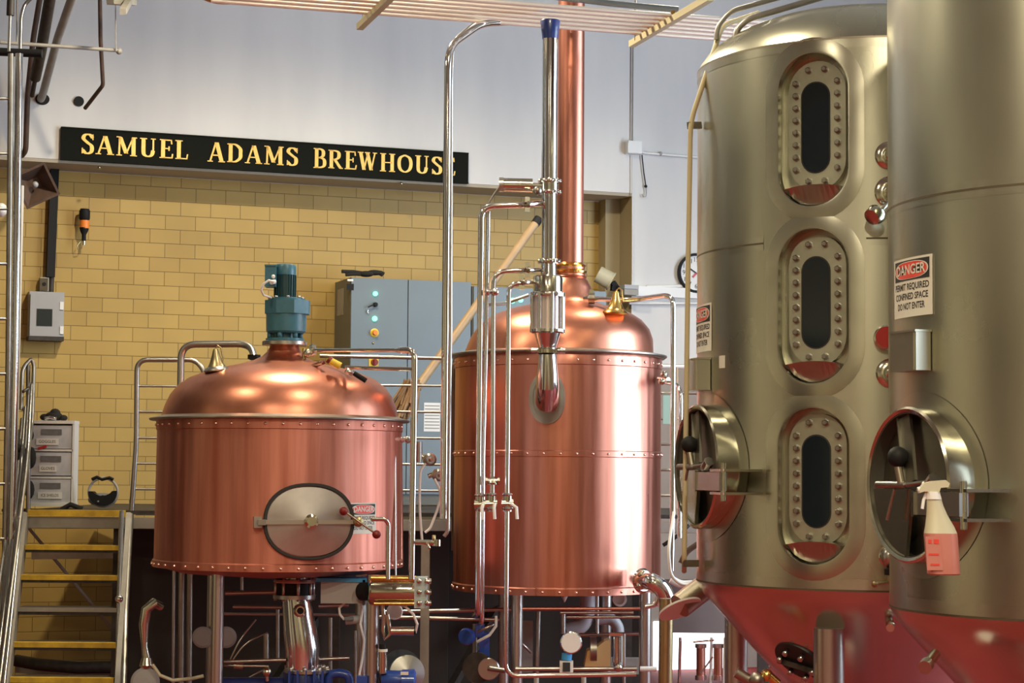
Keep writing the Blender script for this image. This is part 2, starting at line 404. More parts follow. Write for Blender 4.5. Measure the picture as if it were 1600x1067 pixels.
GLY['A'] = (.78, [('s', [(.12, .02), (.37, .97)], .08), ('s', [(.40, .97), (.64, .02)], .18), ('s', [(.2, .33), (.56, .33)], .06), ser(.12, .025, .24), ser(.64, .025, .30)])
GLY['M'] = (.92, [('s', [(.14, .02), (.16, .97)], .08), ('s', [(.18, .97), (.45, .12)], .17), ('s', [(.45, .12), (.73, .97)], .07), ('s', [(.76, .02), (.75, .97)], .17), ser(.14, .025, .25), ser(.76, .025, .3), ser(.12, .975, .2), ser(.79, .975, .22)])
GLY['U'] = (.76, [('s', [(.16, .96), (.16, .33)], .17), ('c', cr([(.16, .36), (.19, .14), (.35, .04), (.52, .12), (.58, .36)])), ('s', [(.585, .96), (.585, .33)], .07), ser(.16, .975, .3), ser(.585, .975, .22)])
GLY['E'] = (.62, [('s', [(.17, .02), (.17, .98)], .17), ser(.17, .025, .3), ser(.17, .975, .3), ('s', [(.17, .965), (.52, .965)], .06), ('s', [(.17, .035), (.56, .035)], .06), ('s', [(.2, .52), (.42, .52)], .06), ('s', [(.52, .99), (.54, .76)], .06), ('s', [(.56, .01), (.59, .25)], .06), ('s', [(.43, .64), (.43, .40)], .06)])
GLY['L'] = (.58, [('s', [(.17, .02), (.17, .98)], .17), ser(.17, .975, .32), ser(.17, .025, .3), ('s', [(.17, .035), (.52, .035)], .06), ('s', [(.52, .01), (.55, .28)], .06)])
GLY['D'] = (.74, [('s', [(.17, .02), (.17, .98)], .17), ser(.14, .975, .24), ser(.14, .025, .24), ('c', cr([(.17, .965), (.40, .95), (.60, .75), (.62, .5), (.60, .25), (.40, .05), (.17, .035)]))])
GLY['B'] = (.66, [('s', [(.17, .02), (.17, .98)], .17), ser(.14, .975, .24), ser(.14, .025, .24), ('c', cr([(.17, .965), (.36, .96), (.49, .86), (.49, .65), (.36, .54), (.17, .53)])), ('c', cr([(.17, .53), (.40, .52), (.55, .41), (.55, .16), (.40, .05), (.17, .035)]))])
GLY['R'] = (.74, [('s', [(.17, .02), (.17, .98)], .17), ser(.17, .025, .3), ser(.14, .975, .24), ('c', cr([(.17, .965), (.38, .96), (.53, .86), (.53, .62), (.38, .50), (.17, .49)])), ('s', [(.33, .50), (.63, .03)], .16), ser(.66, .025, .18)])
GLY['W'] = (.98, [('s', [(.12, .97), (.30, .02)], .17), ('s', [(.30, .02), (.47, .90)], .07), ('s', [(.46, .97), (.66, .02)], .17), ('s', [(.66, .02), (.84, .97)], .07), ser(.12, .975, .28), ser(.46, .975, .26), ser(.84, .975, .22)])
GLY['H'] = (.82, [('s', [(.17, .02), (.17, .98)], .17), ('s', [(.63, .02), (.63, .98)], .17), ('s', [(.17, .5), (.63, .5)], .06)] + [ser(x, y, .3) for x in (.17, .63) for y in (.025, .975)])
GLY['O'] = (.80, [('c', cr([(.37, .96), (.60, .82), (.68, .5), (.60, .18), (.37, .04), (.14, .18), (.07, .5), (.14, .82), (.37, .96)]))])
def glyph(mb, ch, ox, oz, sx, sz, place, depth):
    for st in GLY[ch][1]:
        pts = st[1]
        if len(pts) == 2 or st[0] == 's':
            w = st[2]; wl = [w]*len(pts)
        else:
            wl = []
            for i in range(len(pts)):
                a = pts[max(0, i-1)]; b = pts[min(len(pts)-1, i+1)]; d = math.hypot(b[0]-a[0], b[1]-a[1]) or 1
                wl.append(TN + (TK-TN)*abs((b[1]-a[1])/d)**1.5)
        L, R = [], []
        for i, p in enumerate(pts):
            a = pts[max(0, i-1)]; b = pts[min(len(pts)-1, i+1)]; dx, dz = b[0]-a[0], b[1]-a[1]
            if st[0] == 's' and abs(dz) > .3:   # stems and diagonals are cut level
                nx, nz = wl[i]/2*1.02, 0
            else:
                d = math.hypot(dx, dz) or 1; nx, nz = -dz/d*wl[i]/2, dx/d*wl[i]/2
            L.append((p[0]+nx, p[1]+nz)); R.append((p[0]-nx, p[1]-nz))
        n = len(pts); q = [(ox+p[0]*sx, oz+p[1]*sz) for p in L+R]
        vs = [place(p[0], p[1], 0) for p in q] + [place(p[0], p[1], depth) for p in q]
        fs = []
        for i in range(n-1):
            fs += [(i, i+1, n+i+1, n+i), (2*n+i, 3*n+i, 3*n+i+1, 2*n+i+1), (i, 2*n+i, 2*n+i+1, i+1), (n+i, n+i+1, 3*n+i+1, 3*n+i)]
        fs += [(0, n, 3*n, 2*n), (n-1, 3*n-1, 4*n-1, 2*n-1)]
        mb.add(vs, fs)
def onwall(u, z, off): return WO + WT*u + WN*off + Vector((0, 0, z))
tl = W(96, 198, .05); br_ = W(732, 288, .05)
s0 = (tl-WO).dot(WT); s1 = (br_-WO).dot(WT); zt, zb = 5.012, 4.712
t = thing('wall_sign', onwall((s0+s1)/2, zb, .03), 'long black sign board with gold letters reading SAMUEL ADAMS BREWHOUSE', 'sign')
mb = MB(); mb.add([onwall(u, z, o_) for u in (s0, s1) for z in (zb, zt) for o_ in (.003, .045)], [(0,1,3,2),(4,6,7,5),(0,4,5,1),(2,3,7,6),(0,2,6,4),(1,5,7,3)])
obj('board', mb, 'sign_black', t)
mb = MB()
for z0_, z1_ in ((zb, zb+.012), (zt-.012, zt)):
    mb.add([onwall(u, z, o_) for u in (s0, s1) for z in (z0_, z1_) for o_ in (.044, .052)], [(0,1,3,2),(4,6,7,5),(0,4,5,1),(2,3,7,6),(0,2,6,4),(1,5,7,3)])
obj('edge_moulding', mb, 'sign_black', t)
for word, xa, xb in (('SAMUEL', 127, 293), ('ADAMS', 325, 465), ('BREWHOUSE', 490, 711)):
    ua = (W(xa, 240, .05)-WO).dot(WT); ub_ = (W(xb, 240, .05)-WO).dot(WT)
    tot = sum(GLY[c][0] for c in word) - .1; sx = (ub_-ua)/tot; x = ua
    for i, c in enumerate(word):
        mb = MB(); hh = .174 if i else .188
        glyph(mb, c, x-.02*sx, zb+.068-(0 if i else .006), sx*.90, hh, lambda u, z, d: onwall(u, z, .046+d), .010)
        obj('letter', mb, 'gold', t, weld=False); x += GLY[c][0]*sx
for px, py in ((627, 287), (155, 262)):
    cat(obj('alcove_screw', MB().sphere(W(px, py, .02), .016, 10), 'polished'), 'bright screw head under the sign board, ' + ('near its right end' if px > 300 else 'near its left end'), 'screw', 'screws under the sign board')
# --- clock
ctr = W(1086, 427, .03)
t = thing('wall_clock', ctr, 'round black rimmed wall clock with white face on the white wall', 'clock')
rC = 49/2/F*20.2*1.28
rC = .205
rC = (W(1086, 397, .03)-W(1086, 458, .03)).length/2
mb = MB().lathe([(rC, 0), (rC*1.02, .03), (rC*.98, .05), (rC*.9, .05), (rC*.88, .03), (rC*.88, .0)], ctr, 40, axis=WN)
obj('rim', mb, 'black', t)
obj('clock_face', MB().lathe([(rC*.9, .0), (rC*.9, .022)], ctr, 40, axis=WN), 'clock_face', t)
mb = MB()
for i in range(12):
    a = PI/2 - (i+1)*PI/6; vs, fs = text_geo(str(i+1), rC*.34)
    c = ctr + WT*math.cos(a)*rC*.68 + Vector((0, 0, math.sin(a)*rC*.68)) + WN*.024
    mb.add([c + WT*v[0] + Vector((0, 0, v[1])) for v in vs], fs)
obj('numerals', mb, 'ink', t, weld=False)
for name, a, L, w, m in (('hour_hand', 2.6, .42, .012, 'ink'), ('minute_hand', -.5, .6, .009, 'ink'), ('second_hand', 4.0, .3, .02, 'red_plastic')):
    c = ctr + WN*.03; d = WT*math.cos(a) + Vector((0, 0, math.sin(a)))
    obj(name, MB().bar(c, c+d*rC*L, w, .003, up=WN), m, t)
# --- junction box with conduits and hanging cable
def wbox(mb, x0, x1, y0, y1, o0, o1):
    a = W(x0, y1, (o0+o1)/2); b = W(x1, y0, (o0+o1)/2); u0 = (a-WO).dot(WT); u1 = (b-WO).dot(WT)
    z0 = a.z; z1 = b.z
    return mb.add([onwall(u, z, o_) for u in (u0, u1) for z in (z0, z1) for o_ in (o0, o1)], [(0,1,3,2),(4,6,7,5),(0,4,5,1),(2,3,7,6),(0,2,6,4),(1,5,7,3)])
def wallpipe(name, pts, dpx, m, parent=None, off=.03, lab=None, category='conduit', bend=.05):
    q = [W(x, y, off) for x, y in pts]; o = obj(name, MB().tube(q, dpx/2/F*19.5, 10, bend=bend), m, parent)
    if lab: cat(o, lab, category)
    return o
t = thing('junction_box', W(988, 240, .05), 'small white junction box on the white wall right of the alcove', 'electrical box')
obj('box', wbox(MB(), 979, 1000, 222, 240, 0, .1), 'white_plastic', t)
obj('box_lid', wbox(MB(), 981, 998, 224, 238, .1, .108), 'white_plastic', t)
wallpipe('thin_conduit', [(989, 72), (988, 222)], 2.5, 'grey_paint', lab='thin grey conduit dropping from the overhead rack to the junction box')
wallpipe('thin_conduit', [(988, 243), (988, 440)], 2, 'white_paint', lab='white painted conduit running down the wall below the junction box')
o = wallpipe('wall_conduit', [(1000, 236), (1006, 239), (1095, 246)], 4, 'white_plastic', lab='pale conduit running right from the junction box')
obj('conduit_clip', MB().sphere(W(1032, 240, .03), .022, 8), 'grey_plastic', o)
t = thing('hanging_cable', W(1010, 306, .02), 'thin black cable hanging from the junction box, ending in a hook', 'cable')
obj('cord', MB().tube([W(*p, .03) for p in ((1003, 242), (1004, 252), (1006, 270), (1009, 290))], .006, 8), 'black', t)
obj('grip', MB().sphere(W(1009, 291, .03), .016, 10), 'black', t)
obj('hook', MB().tube([W(*p, .03) for p in ((1009, 292), (1010, 301), (1009, 307), (1005, 308), (1003, 303))], .005, 8), 'grey_paint', t)
# ledge with conduits at the foot of the white wall
mb = MB(); wbox(mb, 980, 1110, 452, 462, 0, .06); cat(obj('wall_ledge', mb, 'white_plastic'), 'narrow pale ledge on the white wall under the clock', 'ledge')
wallpipe('wall_conduit', [(983, 474), (1100, 474)], 4, 'white_plastic', lab='pale conduit on the white wall below the ledge')
wallpipe('wall_conduit', [(1010, 448), (1100, 446)], 5, 'white_plastic', lab='pale conduit on the white wall just above the ledge')
# --- things left on the yellow wall
R_ = -REC
mbx = MB(); a = W(92, 258, R_+.04); wbox(mbx, 72.5, 86, 432, 500, R_+.005, R_+.09)
mbx = MB()
p0 = W(85.5, 256, R_+.05); p1 = W(78.5, 433, R_+.05); mbx.bar(p0, p1, .075, .09, up=WN)
cat(obj('cable_trunking', mbx, 'black'), 'black vertical cable trunking on the yellow wall behind the horn speaker', 'trunking')
t = thing('switch_box', W(71, 456, R_+.03), 'small metal switch box under the black trunking on the yellow wall', 'switch')
obj('box', wbox(MB(), 62, 76, 434, 455, R_+.002, R_+.08), 'grey_paint', t)
obj('cover', wbox(MB(), 62, 75, 435, 454, R_+.08, R_+.088), 'polished', t)
obj('button', MB().lathe([(.018, 0), (.016, .02)], W(69, 444, R_+.085), 14, axis=WN), 'black', t)
obj('conduit_stub', MB().tube([W(81, 432, R_+.05), W(80, 458, R_+.05)], .022, 10), 'dark_iron', t)
t = thing('control_box', W(70, 530, R_+.02), 'grey control box with dark square window on the yellow wall', 'electrical box')
obj('box', wbox(MB(), 43, 99, 458, 530, R_+.002, R_+.16), 'grey_plastic', t)
obj('door', wbox(MB(), 46, 93, 461, 527, R_+.16, R_+.185), 'grey_plastic', t)
obj('window', wbox(MB(), 57, 82, 483, 509, R_+.185, R_+.19), 'screen', t)
for y in (478, 516): obj('latch', wbox(MB(), 93, 99, y-6, y+6, R_+.12, R_+.175), 'white_plastic', t)
obj('drip_rail', wbox(MB(), 43, 98, 527, 532, R_+.002, R_+.19), 'dark_iron', t)
t = thing('warning_beacon', W(132, 384, R_+.05), 'black and orange bottle shaped lamp hanging on the yellow wall', 'beacon')
c0 = W(132, 328, R_+.11)
def ax(y, x=132): return W(x, y, R_+.11)
obj('cap', MB().lathe([(.0, 0), (.04, .004), (.05, .02), (.05, .095), (.043, .1), (.043, .11)], ax(345), 20), 'black', t)
obj('band', MB().lathe([(.044, 0), (.044, .075)], ax(357), 20), 'orange', t)
obj('neck', MB().lathe([(.02, 0), (.02, .055), (.035, .085), (.045, .12)], ax(376, 131), 20), 'black', t)
obj('socket', MB().lathe([(.012, 0), (.014, .04)], ax(383, 131), 12), 'polished', t)
obj('cord', MB().tube([ax(382, 131), ax(388, 127), ax(389, 122), ax(383, 121), ax(377, 126)], .004, 8), 'dull_brass', t)
obj('bracket', MB().bar(ax(335), W(132, 335, R_), .03, .05), 'black', t)
# --- horn speaker
t = thing('horn_speaker', P(55, 290, 17.2), 'square brown horn loudspeaker tilted down beside the black trunking', 'loudspeaker')
hc = P(56, 290, 16.9); dn = (Vector((.30, -.90, -.28))).normalized(); hr = dn.cross(Vector((0, 0, 1))).normalized(); hu = hr.cross(dn)
an = math.radians(-28); hr, hu = hr*math.cos(an)+hu*math.sin(an), hu*math.cos(an)-hr*math.sin(an)
def sq(h, d, n=1): return [hc+hr*a*h+hu*b*h+dn*d for a, b in ((-1,-1),(1,-1),(1,1),(-1,1))]
mb = MB(); A = sq(.155, 0); B = sq(.14, -.02); C_ = sq(.06, -.17); I = sq(.045, -.12); J = sq(.135, 0)
mb.add(A+B+C_+I+J, [(0,1,5,4),(1,2,6,5),(2,3,7,6),(3,0,4,7),(4,5,9,8),(5,6,10,9),(6,7,11,10),(7,4,8,11),(8,9,10,11),
   (0,16,17,1),(1,17,18,2),(2,18,19,3),(3,19,16,0),(16,12,13,17),(17,13,14,18),(18,14,15,19),(19,15,12,16),(12,13,14,15)])
obj('horn', mb, 'brown_iron', t)
obj('driver', MB().cyl(hc-dn*.16, hc-dn*.3, .06, 16), 'dark_iron', t)
obj('horn_plug', MB().sphere(hc-dn*.06, .028, 12), 'grey_plastic', t)
obj('bracket', MB().bar(hc-dn*.24, W(66, 275, R_), .03, .05), 'dark_iron', t)
# --- holes and pipes top left
for (x, y, w, h) in ((66, 155, 11, 9), (123, 158.5, 8, 8)):
    c = W(x, y, .004); mb = MB()
    ring = [c + WT*math.cos(a)*w/F*17.9 + Vector((0, 0, math.sin(a)*h/F*17.9)) for a in [2*PI*i/24 for i in range(24)]]
    mb.add(ring + [q+WN*.012 for q in ring], [tuple(range(24)), tuple(range(24, 48))]+[(i, (i+1) % 24, 24+(i+1) % 24, 24+i) for i in range(24)])
    cat(obj('wall_sleeve', mb, 'black'), 'round black sleeve in the white wall ' + ('beside the tip of the thin bent pipe' if x > 100 else 'where the pale grey pipe ends'), 'pipe sleeve', 'black sleeves in the white wall')
def pz(p): return P(*p)
pipe('iron_pipe', [(64, -12, 16.9), (52, 60, 17.1), (43, 150, 17.3), (40, 236, 17.5), (34, 243, 17.6)], 9, 'brown_iron', 'rusty brown pipe slanting down the upper left wall to the yellow alcove')
o = pipe('lagged_pipe', [(80, -14, 15.6), (64, 80, 16.2), (55, 122, 16.5)], 18, 'dark_iron', 'thick black lagged pipe slanting down at the upper left')
obj('pipe_end', MB().cyl(P(56, 118, 16.5), P(50, 150, 16.7), .02, 12), 'dark_iron', o)
pipe('grey_pipe', [(116, -14, 15.8), (90, 60, 16.6), (66, 150, 17.55), (63, 156, 17.75)], 13, 'grey_paint', 'pale grey pipe slanting down into the left black wall sleeve')
pipe('bent_thin_pipe', [(156, -10, 16.5), (157, 60, 16.7), (161, 133, 16.9), (133, 169, 17.2)], 6.5, 'brown_iron', 'thin dark pipe dropping straight then kinked left near the black wall sleeve', bend=.03)
t = thing('pipe_trapeze', P(100, 72, 16.3), 'grey trapeze bracket crossing under the slanting pipes at upper left', 'pipe hanger')
subpipe('cross_bar', [(0, 66, 15.9), (188, 79, 16.3)], 6, 'grey_paint', t)
obj('end_nut', MB().sphere(P(186, 80, 16.3), .028, 8), 'grey_paint', t)
subpipe('hanger_rod', [(180.5, -12, 16.25), (181, 80, 16.25)], 2, 'grey_paint', t)
subpipe('hanger_rod', [(26.5, -10, 15.95), (26.5, 70, 15.95)], 2.5, 'grey_paint', t)
obj('hanger_rod', MB().bar(P(172, 2, 15.9), P(208, 4, 16.2), .07, .05), 'grey_paint', t)
obj('channel_end', MB().bar(P(192, 18, 15.5), P(206, -6, 16.4), .05, .05), 'grey_paint', t)
pipe('black_pipe', [(-20, 80, 15.3), (66, 84, 15.3)], 13, 'black', 'short thick black pipe end poking in from the left picture edge')
pipe('bent_chrome_pipe', [(31, 95, 15.6), (33, 25, 15.6), (38, 8, 15.6), (60, -14, 15.8)], 6, 'satin', 'slim bent steel pipe rising to the ceiling above the left steel ladder', bend=.12)
pipe('pipe_plug', [(17, -8, 15), (16, 24, 15)], 12, 'dark_iron', 'stubby dark pipe end hanging at the top left corner')
pipe('hanging_rod', [(16, 20, 15), (14, 80, 15)], 5, 'satin', 'slim steel rod hanging below the stubby dark pipe end')
# ================================================================== LEFT LADDER, PLATFORM, STAIRS
YL = 14.3
t = thing('steel_ladder', P(14, 1067, YL), 'tall polished steel ladder frame cut off by the left picture edge', 'ladder')
subpipe('side_rail', [(30, 84, YL), (24, 560, YL), (12, 1120, YL)], 12, 'chrome', t)
subpipe('side_rail', [(17, 84, YL+.1), (13, 560, YL+.1), (3, 1120, YL+.1)], 9, 'old_steel', t)
for y in (154, 240, 326, 412, 498, 584, 670, 756, 842):
    subpipe('rung', [(-22, y, YL), (15-(y/200), y, YL+.1)], 5, 'old_steel', t)
subpipe('side_rail', [(-28, 60, YL), (-40, 1120, YL)], 12, 'chrome', t)
t2 = thing('partition_board', P(34, 545, 15.9), 'narrow white panel edge just behind the left steel ladder', 'panel')
obj('panel', MB().box((P(31, 418, 16.0).x, 16.0, P(31, 290, 16).z/2), (.028, .03, P(31, 290, 16).z)), 'white_plastic', t2)
cat(obj('beige_lamp_head', MB().sphere(P(2, 328, 15.2), .045, 14, (1, 1, 1.2)), 'white_plastic'), 'rounded white lamp head at the left picture edge', 'lamp')
# platform
YP = 15.3; ZP = P(120, 797, YP).z
xl = P(40, 800, YP).x; xr = 2.1
t = thing('steel_platform', (0, YP+.8, ZP-.02), 'raised steel platform running behind both copper kettles', 'platform')
obj('deck', MB().box(((xl+xr)/2, YP+.02+1.43, ZP-.015), (xr-xl, 2.86, .03)), 'dark_iron', t)
obj('edge_channel', MB().box(((xl+xr)/2, YP, ZP-.095), (xr-xl, .03, .08)).box(((xl+xr)/2, YP+.02, ZP-.057), (xr-xl, .06, .008)).box(((xl+xr)/2, YP+.02, ZP-.135), (xr-xl, .06, .008)), 'grey_paint', t)
a = P(45, 800, YP).x; b = P(196, 800, YP).x
obj('yellow_nosing', MB().box(((a+b)/2, YP-.01, ZP-.022), (b-a, .05, .048)), 'yellow', t)
for x in (-3.02, -1.35, .9, 1.95):
    obj('post', MB().box((x, YP+.1, (ZP-.1)/2), (.08, .08, ZP-.1)), 'dark_iron', t)
for x in (-2.0, -.6): obj('brace', MB().bar((x, YP+.15, .0), (x+.9, YP+1.7, ZP-.1), .06), 'dark_iron', t)
# railing: posts, top rail, five bars
def railing(xa, xb, ya, yb, Y, label, posts, post_bottom=None, endl=True):
    """xa..xb pixels, bar heights as pixel rows at column xa"""
    t = thing('guard_rail', P((xa+xb)/2, yb, Y), label, 'railing', 'railings of the steel platform')
    return t
YR = 15.35
t = thing('guard_rail', P(240, 800, YR), 'steel guard rail with five bars left of the short copper kettle', 'railing')
subpipe('top_rail', [(205, 804, YR), (213, 690, YR), (214, 562, YR), (305, 562, YR), (320, 580, YR), (322, 800, YR)], 8, 'satin', t, bend=.09)
for y in (603, 643, 684, 724, 764, 803): subpipe('bar', [(212, y, YR), (322, y+1, YR)], 4, 'satin', t)
t = thing('guard_rail', P(676, 800, YR), 'steel guard rail bars seen between the two copper kettles', 'railing')
subpipe('post', [(704, 560, YR), (704, 806, YR)], 7, 'old_steel', t)
subpipe('top_rail', [(500, 556, YR), (700, 560, YR)], 6, 'satin', t)
for y in (602, 643, 684, 725, 766): subpipe('bar', [(500, y-1, YR), (704, y+1, YR)], 4, 'satin', t)
t = thing('guard_rail', P(1055, 800, YR), 'steel guard rail bars seen right of the tall copper kettle', 'railing')
subpipe('top_rail', [(1000, 572, YR), (1130, 574, YR)], 6, 'white_plastic', t)
subpipe('post', [(1057, 574, YR), (1054, 815, YR)], 6, 'tan_pipe', t)
for y in (614, 654, 694, 734, 774): subpipe('bar', [(1000, y, YR), (1130, y+1, YR)], 4, 'satin', t)
# stairs
STEPS = [(803, 15.3), (853, 15.03), (900, 14.76), (950, 14.5), (1005, 14.22), (1060, 13.95), (1120, 13.68)]
t = thing('metal_stairs', P(115, 1060, 14.3), 'open metal staircase with yellow step edges climbing to the platform', 'stairs')
XA = [45, 40, 33, 26, 19, 12, 5]; XB = [196, 191, 187, 183, 181, 178, 175]
for i, (y, Y) in enumerate(STEPS):
    if i == 0: continue
    l = P(XA[i], y, Y); r = P(XB[i], y, Y)
    c = (l+r)/2; w = r.x-l.x
    obj('tread', MB().box((c.x, Y+.12, c.z-.012), (w, .24, .025)).box((c.x, Y+.005, c.z-.025), (w, .012, .05)), 'dark_iron' , t)
    if i != 3: obj('yellow_nosing', MB().box((c.x, Y-.006, c.z-.012), (w, .012, .036)).box((c.x, Y+.02, c.z+.004), (w, .05, .006)), 'yellow', t)
    else: obj('grey_nosing', MB().box((c.x, Y-.006, c.z-.012), (w, .012, .03)), 'grey_paint', t)
    if i == 2:
        pass
for k, (x0, x1, xb0, xb1) in enumerate(((40, 6, 42, 0), (201, 180, 0, 0))):
    p = P(x0, 806, 15.3); q = P(x1 - (0 if k else 2), 1125, 13.6)
    obj('stringer', MB().bar(p+Vector((0, 0, -.05)), q+Vector((0, 0, -.05)), .035, .2), 'grey_paint', t)
# support struts seen through the stairs
pipe('diagonal_strut', [(45, 825, 16.0), (190, 1000, 16.4)], 5, 'grey_paint', 'thin diagonal strut seen through the open stairs', 'strut')
cat(obj('cross_channel', MB().bar(P(50, 868, 15.9), P(190, 866, 15.9), .04, .06), 'old_steel'), 'grey cross channel seen under the second stair tread', 'channel')
cat(obj('cable_tray', MB().bar(P(28, 1040, 16.6), P(190, 1046, 16.6), .2, .1), 'grey_paint'), 'low grey duct on the floor behind the stairs', 'duct')
cat(obj('hose_bundle', MB().tube([P(26, 1032, 16.3), P(60, 1038, 16.1), P(120, 1043, 16.1), P(178, 1042, 16.2)], .05, 12), 'dark_iron'), 'dark hose lying on the low duct behind the stairs', 'hose')
# hand rails
t = thing('stair_handrail', P(190, 1060, 14), 'polished handrail post at the right side of the stairs', 'handrail')
subpipe('post', [(190, 800, 15.2), (186, 960, 14.4), (182, 1120, 13.8)], 8, 'chrome', t)
subpipe('lower_rail', [(204, 805, 15.3), (196, 960, 14.4), (192, 1120, 13.8)], 10, 'old_steel', t)
obj('joint', MB().sphere(P(186, 936, 14.35), .03, 10), 'chrome', t)
t = thing('stair_handrail', P(20, 1000, 13.6), 'leaning steel handrail with several bars at the left side of the stairs', 'handrail')
subpipe('top_rail', [(33, 640, 15.2), (35, 575, 15.25), (49, 560, 15.3), (53, 570, 15.3), (50, 660, 15.2), (0, 1060, 13.0), (-10, 1120, 12.8)], 6.5, 'old_steel', t, bend=.07)
subpipe('bar', [(36, 612, 15.2), (50, 603, 15.3)], 5, 'old_steel', t)
subpipe('bar', [(36, 640, 15.2), (48, 632, 15.3)], 5, 'old_steel', t)
subpipe('post', [(44, 570, 15.3), (44, 800, 15.3)], 7, 'old_steel', t)
for k in range(5):
    subpipe('bar', [(49-k*5, 600+k*18, 15.2), (44-k*6, 700+k*16, 14.9), (14-k*7, 1000, 13.5), (2-k*7, 1110, 13.0)], 5, 'old_steel' if k % 2 else 'satin', t)
cat(obj('rag_bundle', MB().sphere(P(23, 715, 15.0), .05, 10, (.9, .8, 1.7)).sphere(P(20, 740, 15.0), .04, 10, (.9, .8, 1.2)).sphere(P(27, 700, 15.0), .038, 10), 'cloth_black'), 'dark rag bundle hanging on the left handrail', 'rag')
# --- drawer cart
Yc = 15.75
zc = P(80, 793, Yc).z; zc = ZP
lx = P(44, 700, Yc).x; rx = P(116, 700, Yc).x; zt_ = P(80, 657, Yc).z
t = thing('drawer_cart', ((lx+rx)/2, Yc+.15, zc), 'translucent three drawer plastic cart with labelled drawers on the platform', 'drawer unit')
mb = MB()
cxm = (lx+rx)/2; ww = rx-lx; hz = (zt_-zc)
mb.box((cxm, Yc+.08, zt_-.012), (ww, .18, .025)).box((cxm, Yc+.08, zc+.035), (ww, .18, .03))
for s_ in (-1, 1): mb.box((cxm+s_*(ww/2-.009), Yc+.08, (zc+zt_)/2), (.014, .17, hz-.04))
mb.box((cxm, Yc+.16, (zc+zt_)/2), (ww-.02, .01, hz-.04))
for k in (1, 2): mb.box((cxm, Yc+.08, zc+.03+(hz-.05)*k/3), (ww-.02, .17, .016))
obj('frame', mb, 'white_plastic', t)
for k, txt in enumerate(('ICE SHIELDS', 'GLOVES', 'GOGGLES')):
    z0_ = zc+.05+(hz-.06)*k/3; z1_ = z0_+(hz-.06)/3-.03
    d = obj('drawer', MB().box((cxm-.005, Yc+.075, (z0_+z1_)/2), (ww-.035, .15, z1_-z0_)), 'clear_plastic', t)
    obj('contents', MB().box((cxm, Yc-.006, z0_+(z1_-z0_)*.72), (ww*.45, .006, (z1_-z0_)*.25)), 'smoke_plastic', d)
    zl_ = z0_+(z1_-z0_)*.3
    lw = (.19, .135, .175)[k]; lcx = cxm - (.0, .02, .03)[k]
    lb = obj('drawer_label', MB().box((lcx, Yc-.009, zl_), (lw, .008, .052)), 'white_plastic', d); lb['label'] = 'white paper label with black lettering'
    vs, fs = text_geo(txt, .032, xs=(.82, .95, .95)[k]); m2 = MB(); m2.add([(lcx+v[0], Yc-.0145, zl_+v[1]) for v in vs], fs)
    obj('lettering', m2, 'ink', d, weld=False)
cat(obj('red_tag', MB().box(P(66, 699, Yc-.02), (.07, .01, .02), R=Matrix.Rotation(-.3, 3, 'Y')), 'red_plastic'), 'small red tag on the middle drawer of the plastic cart', 'tag')
b_ = MB().sphere((cxm-.02, Yc+.15, zt_+.035), .075, 14, (1, .9, .55)).sphere((cxm-.01, Yc+.15, zt_+.06), .045, 12, (1, 1, .9)).sphere((cxm-.09, Yc+.14, zt_+.03), .04, 10, (1, 1, .7)).sphere((cxm+.06, Yc+.14, zt_+.025), .035, 10, (1, 1, .7))
t = thing('work_hat', (cxm, Yc+.1, zt_), 'crumpled black hat lying on top of the plastic drawer cart', 'hat')
obj('hat_crown', b_, 'cloth_black', t, weld=False)
obj('goggles', MB().tube([(cxm-.06, Yc+.03, zt_+.015), (cxm-.02, Yc+.02, zt_+.025), (cxm+.03, Yc+.03, zt_+.015)], .014, 10), 'chrome', t)
# --- dark coats/gear to the left of the cart
cat(obj('work_bag', MB().sphere(P(48, 715, 15.65), .055, 12, (.8, .8, 1.6)).sphere(P(46, 680, 15.65), .045, 12, (.8, .8, 1.1)).sphere(P(46, 765, 15.65), .05, 12, (.8, .8, 1.5)), 'cloth_black', weld=False), 'dark bag bulging out left of the plastic drawer cart', 'bag')
# --- face shield helmet: open ring visor with black harness
hc = P(160, 769, 15.7)
t = thing('face_shield', P(160, 795, 15.7), 'clear face shield with black headband lying on the platform beside the cart', 'face shield')
ringp = [hc+Vector((math.cos(a)*.115, -math.sin(a)*.02, math.sin(a)*.11)) for a in [PI*1.02+PI*.98*i/16 for i in range(17)]]
mb = MB()
for i in range(16):
    a = PI*.95+PI*1.12*i/15
hv = []
for i in range(17):
    a = PI*.98+PI*1.06*i/16; w = .022+.05*math.sin(PI*i/16)
    c = hc+Vector((math.cos(a)*.112, 0, math.sin(a)*.108)); inn = hc+Vector((math.cos(a)*(.112-w*1.6), 0, math.sin(a)*(.108-w*1.2)))
    hv += [c, inn, c+Vector((0, .09, 0)), inn+Vector((0, .09, 0))]
fs = []
for i in range(16):
    o_ = i*4; fs += [(o_, o_+1, o_+5, o_+4), (o_+2, o_+6, o_+7, o_+3), (o_, o_+4, o_+6, o_+2), (o_+1, o_+3, o_+7, o_+5)]
mb.add(hv, fs+[(0, 2, 3, 1), (64, 65, 67, 66)]); obj('headband', mb, 'black', t)
obj('visor_rim', MB().tube([hc+Vector((math.cos(a)*.115, .03, math.sin(a)*.112)) for a in [2*PI*i/28 for i in range(28)]], .010, 8, closed=True), 'grey_plastic', t)
obj('visor', MB().sphere(hc+Vector((-.01, .05, -.06)), .1, 16, (1.15, .5, .55)), 'smoke_plastic', t)
obj('strap', MB().tube([hc+Vector((-.09, .02, .1)), hc+Vector((-.05, .02, .12)), hc+Vector((-.01, .02, .10)), hc+Vector((.05, .02, .115)), hc+Vector((.08, .02, .10))], .013, 10), 'black', t)
obj('buckle', MB().sphere(hc+Vector((-.03, -.01, -.075)), .012, 8), 'chrome', t)
